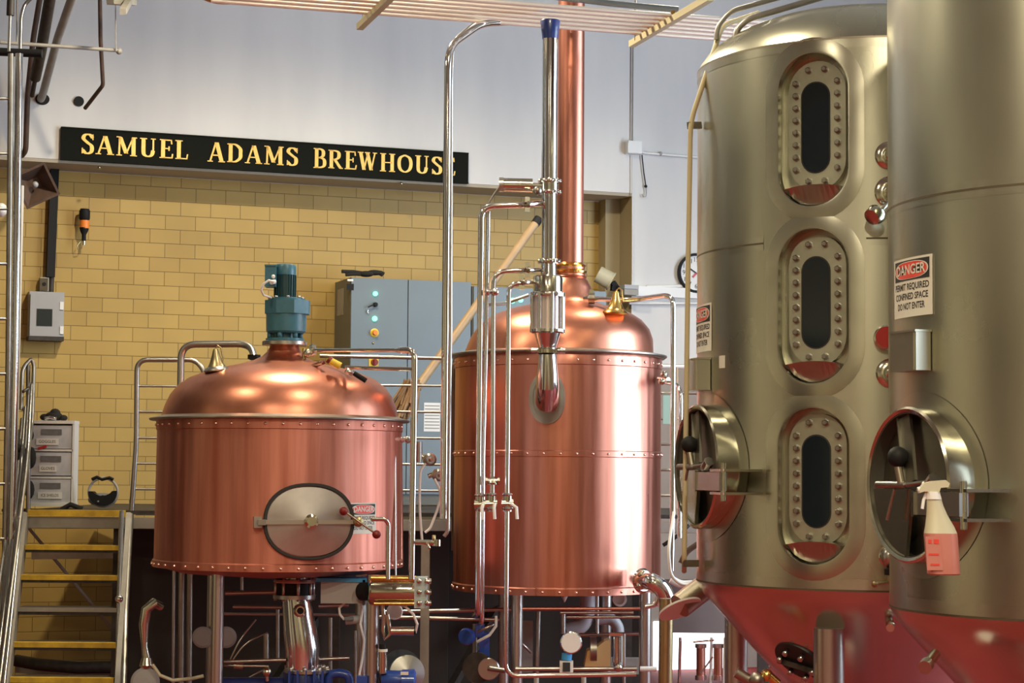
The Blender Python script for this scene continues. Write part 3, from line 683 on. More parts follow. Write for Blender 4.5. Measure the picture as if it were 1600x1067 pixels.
cat(obj('floor_mat', MB().tube([P(96, 796, 15.7), P(110, 788, 15.7), P(128, 795, 15.7)], .02, 10).box(P(60, 797, 15.62), (.5, .3, .02)), 'cloth_black', weld=False), 'black mat under the plastic drawer cart', 'mat')
# ================================================================== COPPER KETTLES
def Zp(x, y, Y): return P(x, y, Y).z
def K(x, y, Y): return P(x, y, Y)
def ringrow(parent, c, R, z, n, rr, a0, a1, skip=None):
    """rivets on a body, one by one, only on the side towards the room"""
    first = None; k = 0
    for i in range(n):
        a = 2*PI*i/n
        a = (a+PI) % (2*PI) - PI
        if not (a0 <= a <= a1): continue
        if skip and skip(a): continue
        p = Vector((c.x+math.sin(a)*R, c.y-math.cos(a)*R, z))
        if first is None:
            nrm = Vector((math.sin(a), -math.cos(a), 0))
            first = obj('rivet', MB().sphere(p, rr, 10), 'rivet', parent, org=p); fp = p
        else: dup(first, 'rivet', p-fp, parent)
def danger_sign(name, mapf, w, h, label, base='sign_white', black='ink', cat_='sign'):
    """mapf(u, v, off) -> world; u right, v up, from the sign's lower left corner"""
    t = thing(name, mapf(w/2, 0, 0), label, cat_, 'danger signs')
    def patch(mb, poly, off, thick=.0015):
        n = len(poly); a = [mapf(p[0], p[1], off) for p in poly]; b = [mapf(p[0], p[1], off+thick) for p in poly]
        mb.add(a+b, [tuple(range(n)), tuple(range(n, 2*n))]+[(i, (i+1) % n, n+(i+1) % n, n+i) for i in range(n)])
    def strip(mb, x0, x1, y0, y1, off, th, n=8):
        for i in range(n):
            a = x0+(x1-x0)*i/n; b = x0+(x1-x0)*(i+1)/n
            patch(mb, [(a, y0), (b, y0), (b, y1), (a, y1)], off, th)
    mb = MB(); strip(mb, 0, w, 0, h, 0, .002); obj('sign_plate', mb, base, t)
    mb = MB(); strip(mb, w*.05, w*.95, h*.62, h*.96, .002, .001); obj('black_panel', mb, black, t)
    def ell(k, off, th):
        mb = MB(); n = 28; c = (w/2, h*.79)
        pts = []
        for i in range(n):
            a = 2*PI*i/n; s_ = 3.0
            ca, sa = math.cos(a), math.sin(a)
            pts.append((c[0]+w*.43*k*math.copysign(abs(ca)**(2/s_), ca), c[1]+h*.148*k*math.copysign(abs(sa)**(2/2.3), sa)))
        cc = mapf(c[0], c[1], off+th)
        vs = [mapf(p[0], p[1], off) for p in pts]+[mapf(p[0], p[1], off+th) for p in pts]+[cc]
        mb.add(vs, [(n+i, n+(i+1) % n, 2*n) for i in range(n)]+[(i, (i+1) % n, n+(i+1) % n, n+i) for i in range(n)])
        return mb
    obj('oval_outline', ell(1, .003, .0008), base, t)
    obj('red_oval', ell(.93, .0038, .0008), 'sign_red', t)
    mb = MB(); vs, fs = text_geo('DANGER', h*.235, xs=.86*w/h*1.1, bold=.004*h)
    wt = max(v[0] for v in vs)-min(v[0] for v in vs); f = w*.74/wt
    mb.add([mapf(w/2+v[0]*f, h*.79+v[1], .0050) for v in vs], fs); obj('lettering', mb, base, t, weld=False)
    for i, ln in enumerate(('PERMIT REQUIRED', 'CONFINED SPACE', 'DO NOT ENTER')):
        vs, fs = text_geo(ln, h*.155, bold=.003*h); wt = max(v[0] for v in vs)-min(v[0] for v in vs); f = (w*(.88, .84, .70)[i])/wt
        mb = MB(); mb.add([mapf(w/2+v[0]*f, h*(.51-.165*i)+v[1], .0026) for v in vs], fs); obj('lettering', mb, 'ink', t, weld=False)
    return t
# ---------------------------------------------------------------- short kettle
D1 = 13.5; C1 = P(437, 735, D1); C1 = Vector((C1.x, C1.y, 0)); u1 = D1/F
k1 = thing('copper_kettle', (C1.x, C1.y, 0), 'short round copper kettle with blue motor on top and oval steel manway', 'kettle', None)
def z1(y): return Zp(437, y, D1)
R1 = 191*u1
mb = MB().lathe([(R1*.3, z1(884)), (R1*.985, z1(884)), (R1*1.012, z1(884)), (R1*1.012, z1(874)), (R1, z1(872)), (R1*.997, z1(780)), (R1*.992, z1(674)), (R1*1.0, z1(673)), (R1*1.0, z1(664)), (R1, z1(659))], C1, 96)
obj('body', mb, 'copper_worn', k1)
mb = MB().lathe([(R1*.98, z1(659)), (200*u1, z1(659)), (202*u1, z1(657.5)), (202*u1, z1(655.5)), (193*u1, z1(653.5)), (186*u1, z1(651))], C1, 96); obj('rim', mb, 'old_steel', k1)
prof = [(183, 653), (182, 645), (179, 634), (172, 618), (161, 604), (145, 592), (120, 582), (92, 574.5), (66, 569), (46, 563), (34, 557), (27, 550), (23, 543), (22, 538)]
mb = MB().lathe([(r*u1, z1(y)) for r, y in prof], C1, 96, off=lambda h: Vector(((h-z1(653))/(z1(538)-z1(653))*.02, 0, 0))); obj('dome', mb, 'copper_dome', k1)
c = C1+Vector((.02, 0, 0))
obj('neck_flange', MB().lathe([(33*u1, z1(540)), (35*u1, z1(539)), (35*u1, z1(534)), (33*u1, z1(533))], c, 40), 'satin', k1)
ringrow(k1, C1, R1*.999, z1(666), 47, .011, -1.55, 1.55)
ringrow(k1, C1, R1*1.012, z1(879), 47, .011, -1.55, 1.55)
obj('lower_cone', MB().lathe([(R1*.97, z1(884)), (R1*.8, z1(893)), (R1*.2, z1(902))], C1, 64), 'copper_dull', k1)
for a in (-.55, .62, 2.4, -2.4):
    p = C1+Vector((math.sin(a)*R1*.93, -math.cos(a)*R1*.93, 0))
    if a == -.55: p = K(340, 950, D1-.58); p.z = 0
    if a == .62: p = K(582, 950, D1-.58); p.z = 0
    L = obj('leg', MB().cyl((p.x, p.y, 0.01), (p.x, p.y, z1(890)), 9.5*u1, 20), 'satin', k1)
    obj('foot_plate', MB().lathe([(.09, 0), (.09, .02), (.045, .03)], p, 20), 'satin', L)
# manway
am = math.radians(11); nm = Vector((math.sin(am), -math.cos(am), 0)); tm = Vector((math.cos(am), math.sin(am), 0))
pm = P(483.5, 815, D1-R1*.99)
mc = C1+nm*(R1-.012); mc.z = pm.z
mc = mc + tm*((pm-mc).dot(tm))
def oval(mc, a, b, o0, o1, w, n=48, nn=None, tt=None):
    nn = nn or nm; tt = tt or tm; mb = MB(); vs = []
    sup = lambda t, e: math.copysign(abs(t)**(2/e), t)
    for (k, o_) in ((1, o0), (1, o1), (1-w, o1), (1-w, o0)):
        for i in range(n):
            th = 2*PI*i/n
            vs.append(mc+tt*(sup(math.cos(th), 2.25)*(a*k))+Vector((0, 0, sup(math.sin(th), 2.25)*(b*k)))+nn*o_)
    fs = []
    for j in range(4):
        for i in range(n): fs.append((j*n+i, j*n+(i+1) % n, ((j+1) % 4)*n+(i+1) % n, ((j+1) % 4)*n+i))
    return mb.add(vs, fs, True)
um = (D1-R1)/F
obj('manway_collar', oval(mc, 71*um, 60*um, -.12, .028, .05), 'rubber', k1)
obj('manway_gasket', oval(mc, 70*um, 59*um, .02, .036, .06), 'rubber', k1)
mb = MB(); n = 48; sup = lambda t, e: math.copysign(abs(t)**(2/e), t)
vs = []; fs = []; rings = 10
for j in range(rings+1):
    k = j/rings
    for i in range(n):
        th = 2*PI*i/n; vs.append(mc+tm*(sup(math.cos(th), 2.25)*65.5*um*k)+Vector((0, 0, sup(math.sin(th), 2.25)*54*um*k))+nm*(.020+.022*(1-k)))
for j in range(rings):
    for i in range(n): fs.append((j*n+i, j*n+(i+1) % n, (j+1)*n+(i+1) % n, (j+1)*n+i))
cov = obj('manway_cover', mb.add(vs, fs, True), 'cover_steel', k1)
def om(x, y, o_): # point over the manway by pixel offset from its centre
    return mc+tm*(x*um)+Vector((0, 0, -y*um))+nm*o_
obj('clamp_bar', MB().bar(om(-82, 1, .05), om(76, 0, .05), .02, .028), 'satin', k1)
obj('bar_bracket', MB().box(om(-80, 1, .01), (.05, .1, .07), rz=am).box(om(-74, 1, .06), (.05, .04, .035), rz=am), 'old_steel', k1)
hb = obj('centre_knob', MB().lathe([(.02, 0), (.045, .01), (.045, .03), (.02, .045), (.03, .05), (.03, .075)], om(2, -1, .05), 14, axis=nm), 'polished', k1)
for k in range(4): obj('star_arm', MB().bar(om(2, -1, .1), om(2+11*math.cos(k*PI/2+.5), -1+11*math.sin(k*PI/2+.5), .1), .016), 'polished', hb)
hd = obj('swing_handle', MB().tube([om(52, -17, .12), om(76, 0, .11), om(102, 18, .12)], .007, 10), 'polished', k1)
obj('hub', MB().lathe([(.03, 0), (.035, .02), (.03, .06), (.015, .07)], om(76, 0, .04), 14, axis=nm), 'dull_brass', hd)
for q in ((51, -17), (103, 19)):
    obj('knob', MB().sphere(om(q[0], q[1], .12), .028, 14), 'red_knob', hd)
# danger sign of the short kettle
asg = .57
def map1(u, v, off, W_=.185):
    a = asg + (u-W_/2)/R1; return Vector((C1.x+math.sin(a)*(R1+.002+off), C1.y-math.cos(a)*(R1+.002+off), Zp(574, 835, 12.8)+v))
asg = math.asin((574-437)/191.0) - .0
danger_sign('danger_sign', map1, .235, .20, 'small danger sign on the short copper kettle beside the oval manway')
# agitator motor
mo = C1+Vector((.022, 0, 0)); x0 = 440
t = thing('agitator_motor', (mo.x, mo.y, z1(533)), 'blue green gear motor standing on the short copper kettle neck', 'motor')
obj('base_flange', MB().lathe([(30*u1, z1(533)), (30*u1, z1(529)), (16*u1, z1(528)), (16*u1, z1(521))], mo, 36), 'teal', t)
for k in range(6):
    a = k*PI/3+.3; p = mo+Vector((math.cos(a)*24*u1, math.sin(a)*24*u1, 0))
    obj('lantern_leg', MB().cyl(p+Vector((0, 0, z1(530))), p+Vector((0, 0, z1(519))), .018, 8), 'teal', t)
mo2 = mo+Vector((1.5*u1, 0, 0))
obj('gear_housing', MB().lathe([(27*u1, z1(521)), (31*u1, z1(518)), (31.5*u1, z1(494)), (31.5*u1, z1(491)), (20*u1, z1(490))], mo2, 40), 'teal', t)
hx = [(math.cos(a)*35*u1, math.sin(a)*35*u1) for a in [PI/8+i*PI/4 for i in range(8)]]
mb = MB(); mb.prism([(x*1.05, y) for x, y in hx], mo2+Vector((.008, 0, z1(491))), (1, 0, 0), (0, 1, 0), (0, 0, z1(470)-z1(491))); obj('gear_block', mb, 'teal', t)
obj('motor_flange', MB().lathe([(29*u1, z1(470)), (29*u1, z1(467)), (20*u1, z1(465))], mo2, 32), 'teal', t)
for k in range(8):
    a = k*PI/4+.2; p = mo2+Vector((math.cos(a)*25*u1, math.sin(a)*25*u1, z1(467)))
    obj('bolt', MB().lathe([(.014, 0), (.014, .016)], p, 6), 'satin', t)
mo3 = mo2+Vector((-2.5*u1, 0, 0))
mb = MB()
mb.lathe([(15.5*u1, z1(466)), (15.5*u1, z1(428))], mo3, 36)
for k in range(24):
    a = 2*PI*k/24; p = mo3+Vector((math.cos(a)*16*u1, math.sin(a)*16*u1, (z1(464)+z1(430))/2)); mb.box(p, (.014, .004, z1(430)-z1(464)), rz=a)
obj('stator', mb, 'teal_dark', t, weld=False)
obj('fan_cowl', MB().lathe([(16.8*u1, z1(430)), (17*u1, z1(417)), (15*u1, z1(413.5)), (4*u1, z1(413))], mo3, 36), 'teal', t)
tb = P(424, 433, D1-.06)
te = obj('terminal_box', MB().box(tb, (17*u1, .12, 32*u1)).box(tb+Vector((-.0, -.0, 17*u1)), (18*u1, .13, .012)), 'teal', t)
obj('cable_gland', MB().cyl(P(429, 440, D1-.13), P(424, 441, D1-.16), .016, 10), 'white_plastic', te)
obj('motor_cable', MB().tube([P(*q) for q in ((428, 440, D1-.17), (420, 438, D1-.19), (411, 444, D1-.19), (408, 453, D1-.18), (412, 461, D1-.15), (424, 465, D1-.1))], .008, 10), 'white_plastic', t)
obj('junction_nipple', MB().sphere(P(427, 432, D1-.14), .014, 8), 'white_plastic', te)
# bell shaped sampling domes
def bell(x, y, Y, tilt, s, label, m='dull_brass', knob=True):
    c = P(x, y, Y); ax = Vector((math.sin(tilt), 0, math.cos(tilt)))
    t = thing('brass_bell_cover', c, label, 'cover', 'bell shaped brass covers')
    u = s*Y/F
    obj('skirt', MB().lathe([(20*u, 0), (22*u, 2*u), (20*u, 5*u), (16*u, 8*u)], c, 28, axis=ax), 'satin' if m == 'dull_brass' else 'brass', t)
    obj('bell', MB().lathe([(17*u, 6*u), (12*u, 13*u), (8*u, 24*u), (5*u, 34*u), (3.5*u, 38*u)], c, 28, axis=ax), m, t)
    obj('hook', MB().tube([c+ax*38*u, c+ax*44*u+Vector((4*u, 0, 0)), c+ax*40*u+Vector((9*u, 0, 0)), c+ax*20*u+Vector((12*u, 0, 0))], 1.4*u, 8), m, t)
    return t
bell(339, 581, D1-.34, -.08, .95, 'brass bell shaped cover on the left shoulder of the short copper kettle')
bell(961, 491, 13.78, .05, .95, 'brass bell shaped cover on the right shoulder of the tall copper kettle', 'brass')
# pipes over the short kettle
o = pipe('overhead_pipe', [(282, 612, 14.0), (283, 538, 14.0), (392, 537, 13.9), (399, 568, 13.75)], 11, 'satin', 'thick bent steel pipe arching over the left side of the short kettle', bend=.11)
obj('clamp', MB().lathe([(.045, 0), (.045, .03)], P(397, 561, 13.8), 16).bar(P(390, 560, 13.75), P(410, 561, 13.75), .02), 'black', o)
t = pipe('spray_pipe', [(625, 547, 12.8), (648, 547, 12.7), (643, 905, 12.7)], 10, 'chrome', 'polished steel pipe turning down along the right side of the short kettle', bend=.09)
obj('tee_branch', MB().tube([P(540, 574, 13.1), P(645, 577, 12.7)], .013, 12), 'chrome', t)
subpipe('inlet_arm', [(484, 547, 13.4), (627, 547, 12.8)], 6, 'chrome', t)
obj('reducer', MB().cyl(P(618, 547, 12.83), P(627, 547, 12.79), .014, 14, r2=.021), 'chrome', t)
obj('pipe_clamp', MB().lathe([(.035, 0), (.045, .02), (.035, .04)], P(484, 547, 13.4), 16, axis=(1, 0, 0)).sphere(P(481, 552, 13.35), .03, 8), 'polished', t)
subpipe('elbow', [(476, 545, 13.42), (474, 560, 13.4), (484, 572, 13.38), (505, 578, 13.3)], 6, 'dull_brass', t)
t = thing('yellow_valve', P(522, 570, 13.0), 'small yellow handled valve on the shoulder of the short kettle', 'valve')
obj('valve_body', MB().cyl(P(515, 563, 13.0), P(532, 572, 13.0), .024, 14), 'yellow_plastic', t)
obj('cap', MB().cyl(P(513, 561, 13.0), P(517, 564, 13.0), .027, 14), 'red_knob', t)
obj('hose_tail', MB().tube([P(505, 566, 13.05), P(489, 572, 13.2), P(487, 578, 13.3)], .016, 10), 'chrome', t)
obj('nut', MB().cyl(P(540, 578, 12.98), P(552, 584, 12.98), .021, 6), 'chrome', t)
obj('black_handle', MB().cyl(P(553, 583, 12.98), P(572, 595, 12.98), .017, 10), 'black', t)
t = thing('sample_cock', P(630, 687, 12.9), 'tiny steel sample cock between the short kettle and the bright pipe', 'valve')
obj('stem', MB().cyl(P(620, 686, 13.0), P(638, 687, 12.75), .012, 10), 'satin', t)
obj('nut', MB().sphere(P(628, 687, 12.9), .02, 8).sphere(P(637, 687, 12.78), .024, 8), 'chrome', t)
pipe('drain_pipe', [(580, 811, 12.55), (607, 811, 12.6), (606, 905, 12.6)], 7, 'chrome', 'slim polished pipe bending down beside the danger sign of the short kettle', bend=.05)
pipe('copper_downpipe', [(622, 690, 13.6), (624, 884, 13.6)], 13, 'copper_dull', 'dull copper downpipe hugging the right side of the short kettle')
pipe('thin_tube', [(617, 700, 13.3), (618, 905, 13.2)], 3.5, 'satin', 'thin tube running down the right side of the short kettle')
# ---------------------------------------------------------------- tall kettle
D2 = 14.2; C2 = P(871, 735, D2); C2 = Vector((C2.x, C2.y, 0)); u2 = D2/F
def z2(y): return Zp(871, y, D2)
R2 = 161*u2
k2 = thing('copper_kettle', (C2.x, C2.y, 0), 'tall round copper kettle with copper vent stack rising from its dome', 'kettle')
obj('body', MB().lathe([(R2*.3, z2(921)), (R2*.985, z2(921)), (R2*1.01, z2(921)), (R2*1.01, z2(911)), (R2, z2(909)), (R2, z2(715)), (R2*1.006, z2(714)), (R2*1.006, z2(706)), (R2, z2(705)), (R2, z2(578)), (R2*1.008, z2(577)), (R2*1.008, z2(564)), (R2, z2(560))], C2, 96), 'copper', k2)
obj('rim', MB().lathe([(R2*.97, z2(561)), (166*u2, z2(561)), (170*u2, z2(558)), (170*u2, z2(556)), (160*u2, z2(554)), (150*u2, z2(552))], C2, 96), 'old_steel', k2)
prof = [(148, 555), (147, 548), (143, 530), (135, 514), (121, 500), (104, 490), (82, 482), (60, 477), (48, 472), (41, 464), (36, 450), (30, 440), (25, 434), (24.5, 415)]
obj('dome', MB().lathe([(r*u2, z2(y)) for r, y in prof], C2, 96, off=lambda h: Vector((max(0, (h-z2(555))/(z2(440)-z2(555)))**.8*17*u2 if h < z2(440) else 17*u2, 0, 0))), 'copper_dome', k2)
cs = C2+Vector((17.5*u2, 0, 0))
obj('neck_ring', MB().lathe([(25*u2, z2(435)), (27*u2, z2(433)), (25*u2, z2(431))], cs, 40), 'copper_dull', k2)
obj('brass_collar', MB().lathe([(22*u2, z2(430)), (27*u2, z2(427)), (28*u2, z2(424)), (24*u2, z2(421)), (24*u2, z2(418)), (27*u2, z2(415)), (22*u2, z2(411))], cs, 40), 'brass', k2)
obj('vent_stack', MB().lathe([(21*u2, z2(420)), (21*u2, z2(-60))], cs, 48), 'copper', k2)
ringrow(k2, C2, R2*1.008, z2(570), 41, .010, -1.55, 1.55, skip=lambda a: -.25 < a < 0.05)
ringrow(k2, C2, R2*1.006, z2(710), 41, .009, -1.55, 1.55)
ringrow(k2, C2, R2*1.01, z2(916), 41, .010, -1.55, 1.55)
for a in (-.5, .6, 2.5, -2.5):
    p = C2+Vector((math.sin(a)*R2*.85, -math.cos(a)*R2*.85, 0))
    if a == -.5: p = K(808, 950, D2-.5); p.z = 0
    if a == .6: p = K(1008, 950, D2-.45); p.z = 0
    L = obj('leg', MB().cyl((p.x, p.y, 0.01), (p.x, p.y, z2(918)), 9*u2, 20), 'satin', k2)
    obj('foot_plate', MB().lathe([(.09, 0), (.09, .02), (.045, .03)], p, 20), 'satin', L)
# port where the vent column enters
pc = P(855, 622, D2-R2*.995); ap = math.asin((pc.x-C2.x)/R2); nmp = Vector((math.sin(ap), -math.cos(ap), 0)); tmp = Vector((math.cos(ap), math.sin(ap), 0))
uf = (D2-R2)/F
obj('inlet_port', oval(pc+nmp*0, 28*uf, 40*uf, -.03, .03, .22, nn=nmp, tt=tmp), 'old_steel', k2)
obj('inlet_mouth', oval(pc+nmp*0, 22*uf, 34*uf, -.02, .012, .98, nn=nmp, tt=tmp), 'old_steel', k2)
# vent column in front of the stack
YV = 13.08; uv = YV/F; cv = P(855, 735, YV); cv.z = 0
def zv(y): return Zp(855, y, YV)
cvx = lambda x: Vector(((x-855)*uv, 0, 0))
t = thing('vent_riser', cv+Vector((0, 0, zv(640))), 'vertical steel pipe column with glass sight section in front of the copper stack', 'pipe')
obj('blue_cap', MB().lathe([(12.5*uv, zv(61)), (13.5*uv, zv(52)), (16*uv, zv(34)), (15*uv, zv(32))], cv, 32), 'blue_dark', t)
obj('upper_pipe', MB().lathe([(12*uv, zv(282)), (12*uv, zv(58))], cv, 32), 'chrome', t)
for y0_, y1_ in ((303, 298), (286, 280), (412, 405)):
    cl = obj('clamp', MB().lathe([(13*uv, zv(y0_)), (17*uv, zv(y0_)), (18*uv, zv((y0_+y1_)/2)), (17*uv, zv(y1_)), (13*uv, zv(y1_))], cv, 28), 'polished', t)
    for k in range(5):
        a = -2.6+k*.62; p = cv+Vector((math.cos(a)*17*uv, math.sin(a)*17*uv, zv((y0_+y1_)/2)))
        obj('clamp_bolt', MB().sphere(p, .013, 8), 'chrome', cl)
obj('butterfly_body', MB().lathe([(14.5*uv, zv(299)), (14.5*uv, zv(285))], cv, 28), 'polished', t)
obj('middle_pipe', MB().lathe([(11.5*uv, zv(406)), (11.5*uv, zv(302))], cv, 32), 'chrome', t)
obj('lower_pipe', MB().lathe([(13*uv, zv(432)), (12*uv, zv(412))], cv, 32), 'chrome', t)
cg = cv+Vector((-1*uv, 0, 0))
obj('filter_head', MB().lathe([(23*uv, zv(458)), (23.5*uv, zv(434)), (22*uv, zv(431)), (12*uv, zv(430))], cg, 40), 'polished', t)
obj('upper_flange', MB().lathe([(27*uv, zv(464)), (28*uv, zv(461)), (27*uv, zv(457))], cg, 40), 'chrome', t)
obj('lower_flange', MB().lathe([(24*uv, zv(521)), (28*uv, zv(519)), (28*uv, zv(515))], cg, 40), 'chrome', t)
obj('sight_glass', MB().lathe([(22.5*uv, zv(516)), (22.5*uv, zv(463))], cg, 40), 'glass_cyl', t)
for k in range(8):
    a = k*PI/4+.25; p = cg+Vector((math.cos(a)*25.5*uv, math.sin(a)*25.5*uv, 0))
    obj('tie_rod', MB().cyl(p+Vector((0, 0, zv(520))), p+Vector((0, 0, zv(458))), .0125, 10), 'chrome', t)
obj('cone', MB().lathe([(13*uv, zv(546)), (21*uv, zv(521))], cg, 32), 'chrome', t)
cl = obj('clamp', MB().lathe([(14*uv, zv(553)), (19*uv, zv(552)), (19*uv, zv(546)), (14*uv, zv(545))], cg, 28), 'polished', t)
obj('clamp_bolt', MB().cyl(cg+Vector((-24*uv, -.05, zv(549))), cg+Vector((-14*uv, -.07, zv(549))), .02, 10), 'chrome', cl)
obj('clamp_bolt', MB().cyl(cg+Vector((14*uv, -.07, zv(549))), cg+Vector((26*uv, -.05, zv(549))), .02, 10), 'chrome', cl)
e0 = cg+Vector((0, 0, zv(553))); e1 = cg+Vector((.004, 0.02, zv(600))); e2 = pc+Vector((0, -.02, -.02)); e3 = pc+Vector((0, .03, -.02))
obj('inlet_elbow', MB().tube([e0, e0*.5+e1*.5, e1, e1*.55+e2*.45+Vector((0, -.03, -.06)), e2, e3], [14*uv, 16*uv, 18*uv, 19*uv, 19*uv, 19*uv], 28), 'chrome', t)
# pneumatic actuator
t = thing('valve_actuator', P(806, 300, YV), 'horizontal steel valve actuator cylinder high beside the vent column', 'actuator')
obj('cylinder', MB().cyl(P(786, 289, YV-.03), P(832, 290, YV-.03), 11*uv, 24), 'polished', t)
obj('end_cap', MB().cyl(P(780, 289, YV-.03), P(787, 289, YV-.03), 12*uv, 24), 'satin', t)
obj('yoke', MB().cyl(P(831, 290, YV-.03), P(846, 291, YV-.02), 5*uv, 14).sphere(P(840, 298, YV-.1), .03, 10), 'old_steel', t)
obj('air_line', MB().tube([P(781, 291, YV-.06), P(772, 303, YV-.06), P(762, 320, YV-.05)], .006, 8), 'satin', t)
# three cleaning pipes with valves
YQ = 12.95
LB = ['leftmost of the three tall cleaning pipes before the tall kettle, highest of them', 'middle one of the three cleaning pipes before the tall kettle', 'rightmost cleaning pipe before the tall kettle, turning along under it']
q1 = pipe('cleaning_pipe', [(846, 317, YV), (822, 320, YQ), (752, 322, YQ), (748, 700, YQ), (747, 957, YQ), (742, 962, 13.6)], 9.5, 'chrome', LB[0], bend=.09, group='cleaning pipes in front of the tall kettle')
q1b = pipe('cleaning_pipe', [(763, 330, YQ+.1), (759, 560, YQ+.1), (755, 700, YQ+.1), (753, 972, YQ+.1), (748, 978, 13.6)], 7, 'chrome', 'slim pipe tucked behind the leftmost tall cleaning pipe', bend=.06, group='cleaning pipes in front of the tall kettle')
q2 = pipe('cleaning_pipe', [(842, 422, YV), (826, 422, YQ), (771, 424, YQ), (770, 700, YQ), (769, 785, YQ)], 7.5, 'chrome', LB[1], bend=.09, group='cleaning pipes in front of the tall kettle')
q3 = pipe('cleaning_pipe', [(838, 440, YV), (822, 441, YQ), (795, 445, YQ), (793, 700, YQ), (790, 1056, YQ), (994, 1053, YQ)], 7.5, 'chrome', LB[2], bend=.09, group='cleaning pipes in front of the tall kettle')
for q, (x, y) in ((q1, (823, 320)), (q2, (823, 422)), (q3, (814, 441))):
    o = obj('clamp', MB().lathe([(.03, 0), (.035, .012), (.03, .024)], P(x, y, YQ), 16, axis=(1, 0, 0)).box(P(x+1, y-8, YQ-.01), (.03, .03, .035)), 'polished', q)
    obj('wing_nut', MB().box(P(x+1, y+8, YQ-.01), (.035, .03, .03)), 'polished', o)
vb = [(750, 788, q1, 'left'), (768, 787, q2, 'middle'), (793, 787, q3, 'right')]
for i, (x, y, q, nm_) in enumerate(vb):
    t = thing('ball_valve', P(x, y, YQ-.03), '%s one of the three small ball valves in a row before the tall kettle' % nm_, 'valve', 'ball valves on the cleaning pipes')
    obj('valve_body', MB().cyl(P(x-9, y, YQ-.03), P(x+9, y, YQ-.03), 7.5*uv, 14).cyl(P(x, y-12, YQ-.03), P(x, y+12, YQ-.03), 7*uv, 14), 'polished', t)
    obj('clamp', MB().lathe([(.03, 0), (.038, .01), (.03, .02)], P(x, y-12, YQ-.03), 14).lathe([(.03, 0), (.038, .01), (.03, .02)], P(x, y+10, YQ-.03), 14), 'chrome', t)
    hx_ = (x-3, x-2, x+8)[i]
    obj('handle', MB().tube([P(x+5, y, YQ-.08), P(hx_+6, y+6, YQ-.1), P(hx_+7, y+24, YQ-.1)], .011, 10), 'white_plastic', t)
t = thing('pipe_tee', P(770, 751, YQ), 'small clamped tee on the middle cleaning pipe above the ball valves', 'fitting')
obj('tee', MB().cyl(P(759, 751, YQ-.02), P(781, 751, YQ-.02), 4*uv, 12), 'chrome', t)
for x in (760, 779): obj('clamp', MB().cyl(P(x-1.5, 751, YQ-.02), P(x+1.5, 751, YQ-.02), 6.5*uv, 14), 'polished', t)
obj('clamp', MB().lathe([(.03, 0), (.036, .012), (.03, .024)], P(770, 757, YQ-.02), 14), 'polished', t)
t = thing('pipe_tee', P(766, 456, YQ), 'small steel coupling joining two cleaning pipes at cabinet height', 'fitting')
obj('tee', MB().cyl(P(759, 456, YQ-.02), P(777, 456, YQ-.02), .014, 12).sphere(P(762, 456, YQ-.04), .024, 10).sphere(P(774, 456, YQ-.04), .026, 10), 'chrome', t)
obj('link', MB().tube([P(760, 476, YQ+.1), P(790, 474, YQ+.3), P(826, 461, YQ+.3)], .012, 8), 'old_steel', t)
# tall pipe pair between the kettles
t = pipe('tall_bent_pipe', [(800, 34, 13.6), (752, 37, 13.3), (700, 74, 12.9), (697, 400, 12.9), (693, 810, 12.9)], 11.5, 'chrome', 'tall steel pipe dropping from the overhead rack between the two kettles', bend=.14)
pipe('tall_bent_pipe', [(760, 30, 13.9), (742, 36, 13.7), (708, 64, 13.4), (705, 120, 13.4), (704, 500, 13.4), (700, 830, 13.4), (694, 838, 13.4)], 6, 'satin', 'slimmer pipe close behind the tall bent pipe between the kettles', bend=.1)
pipe('tall_bent_pipe', [(716, 553, 14.6), (712, 560, 14.6), (709, 580, 14.6), (709, 790, 14.6), (709, 860, 14.6)], 8, 'brown_iron', 'dark narrow pipe hugging the left edge of the tall kettle', bend=.1)
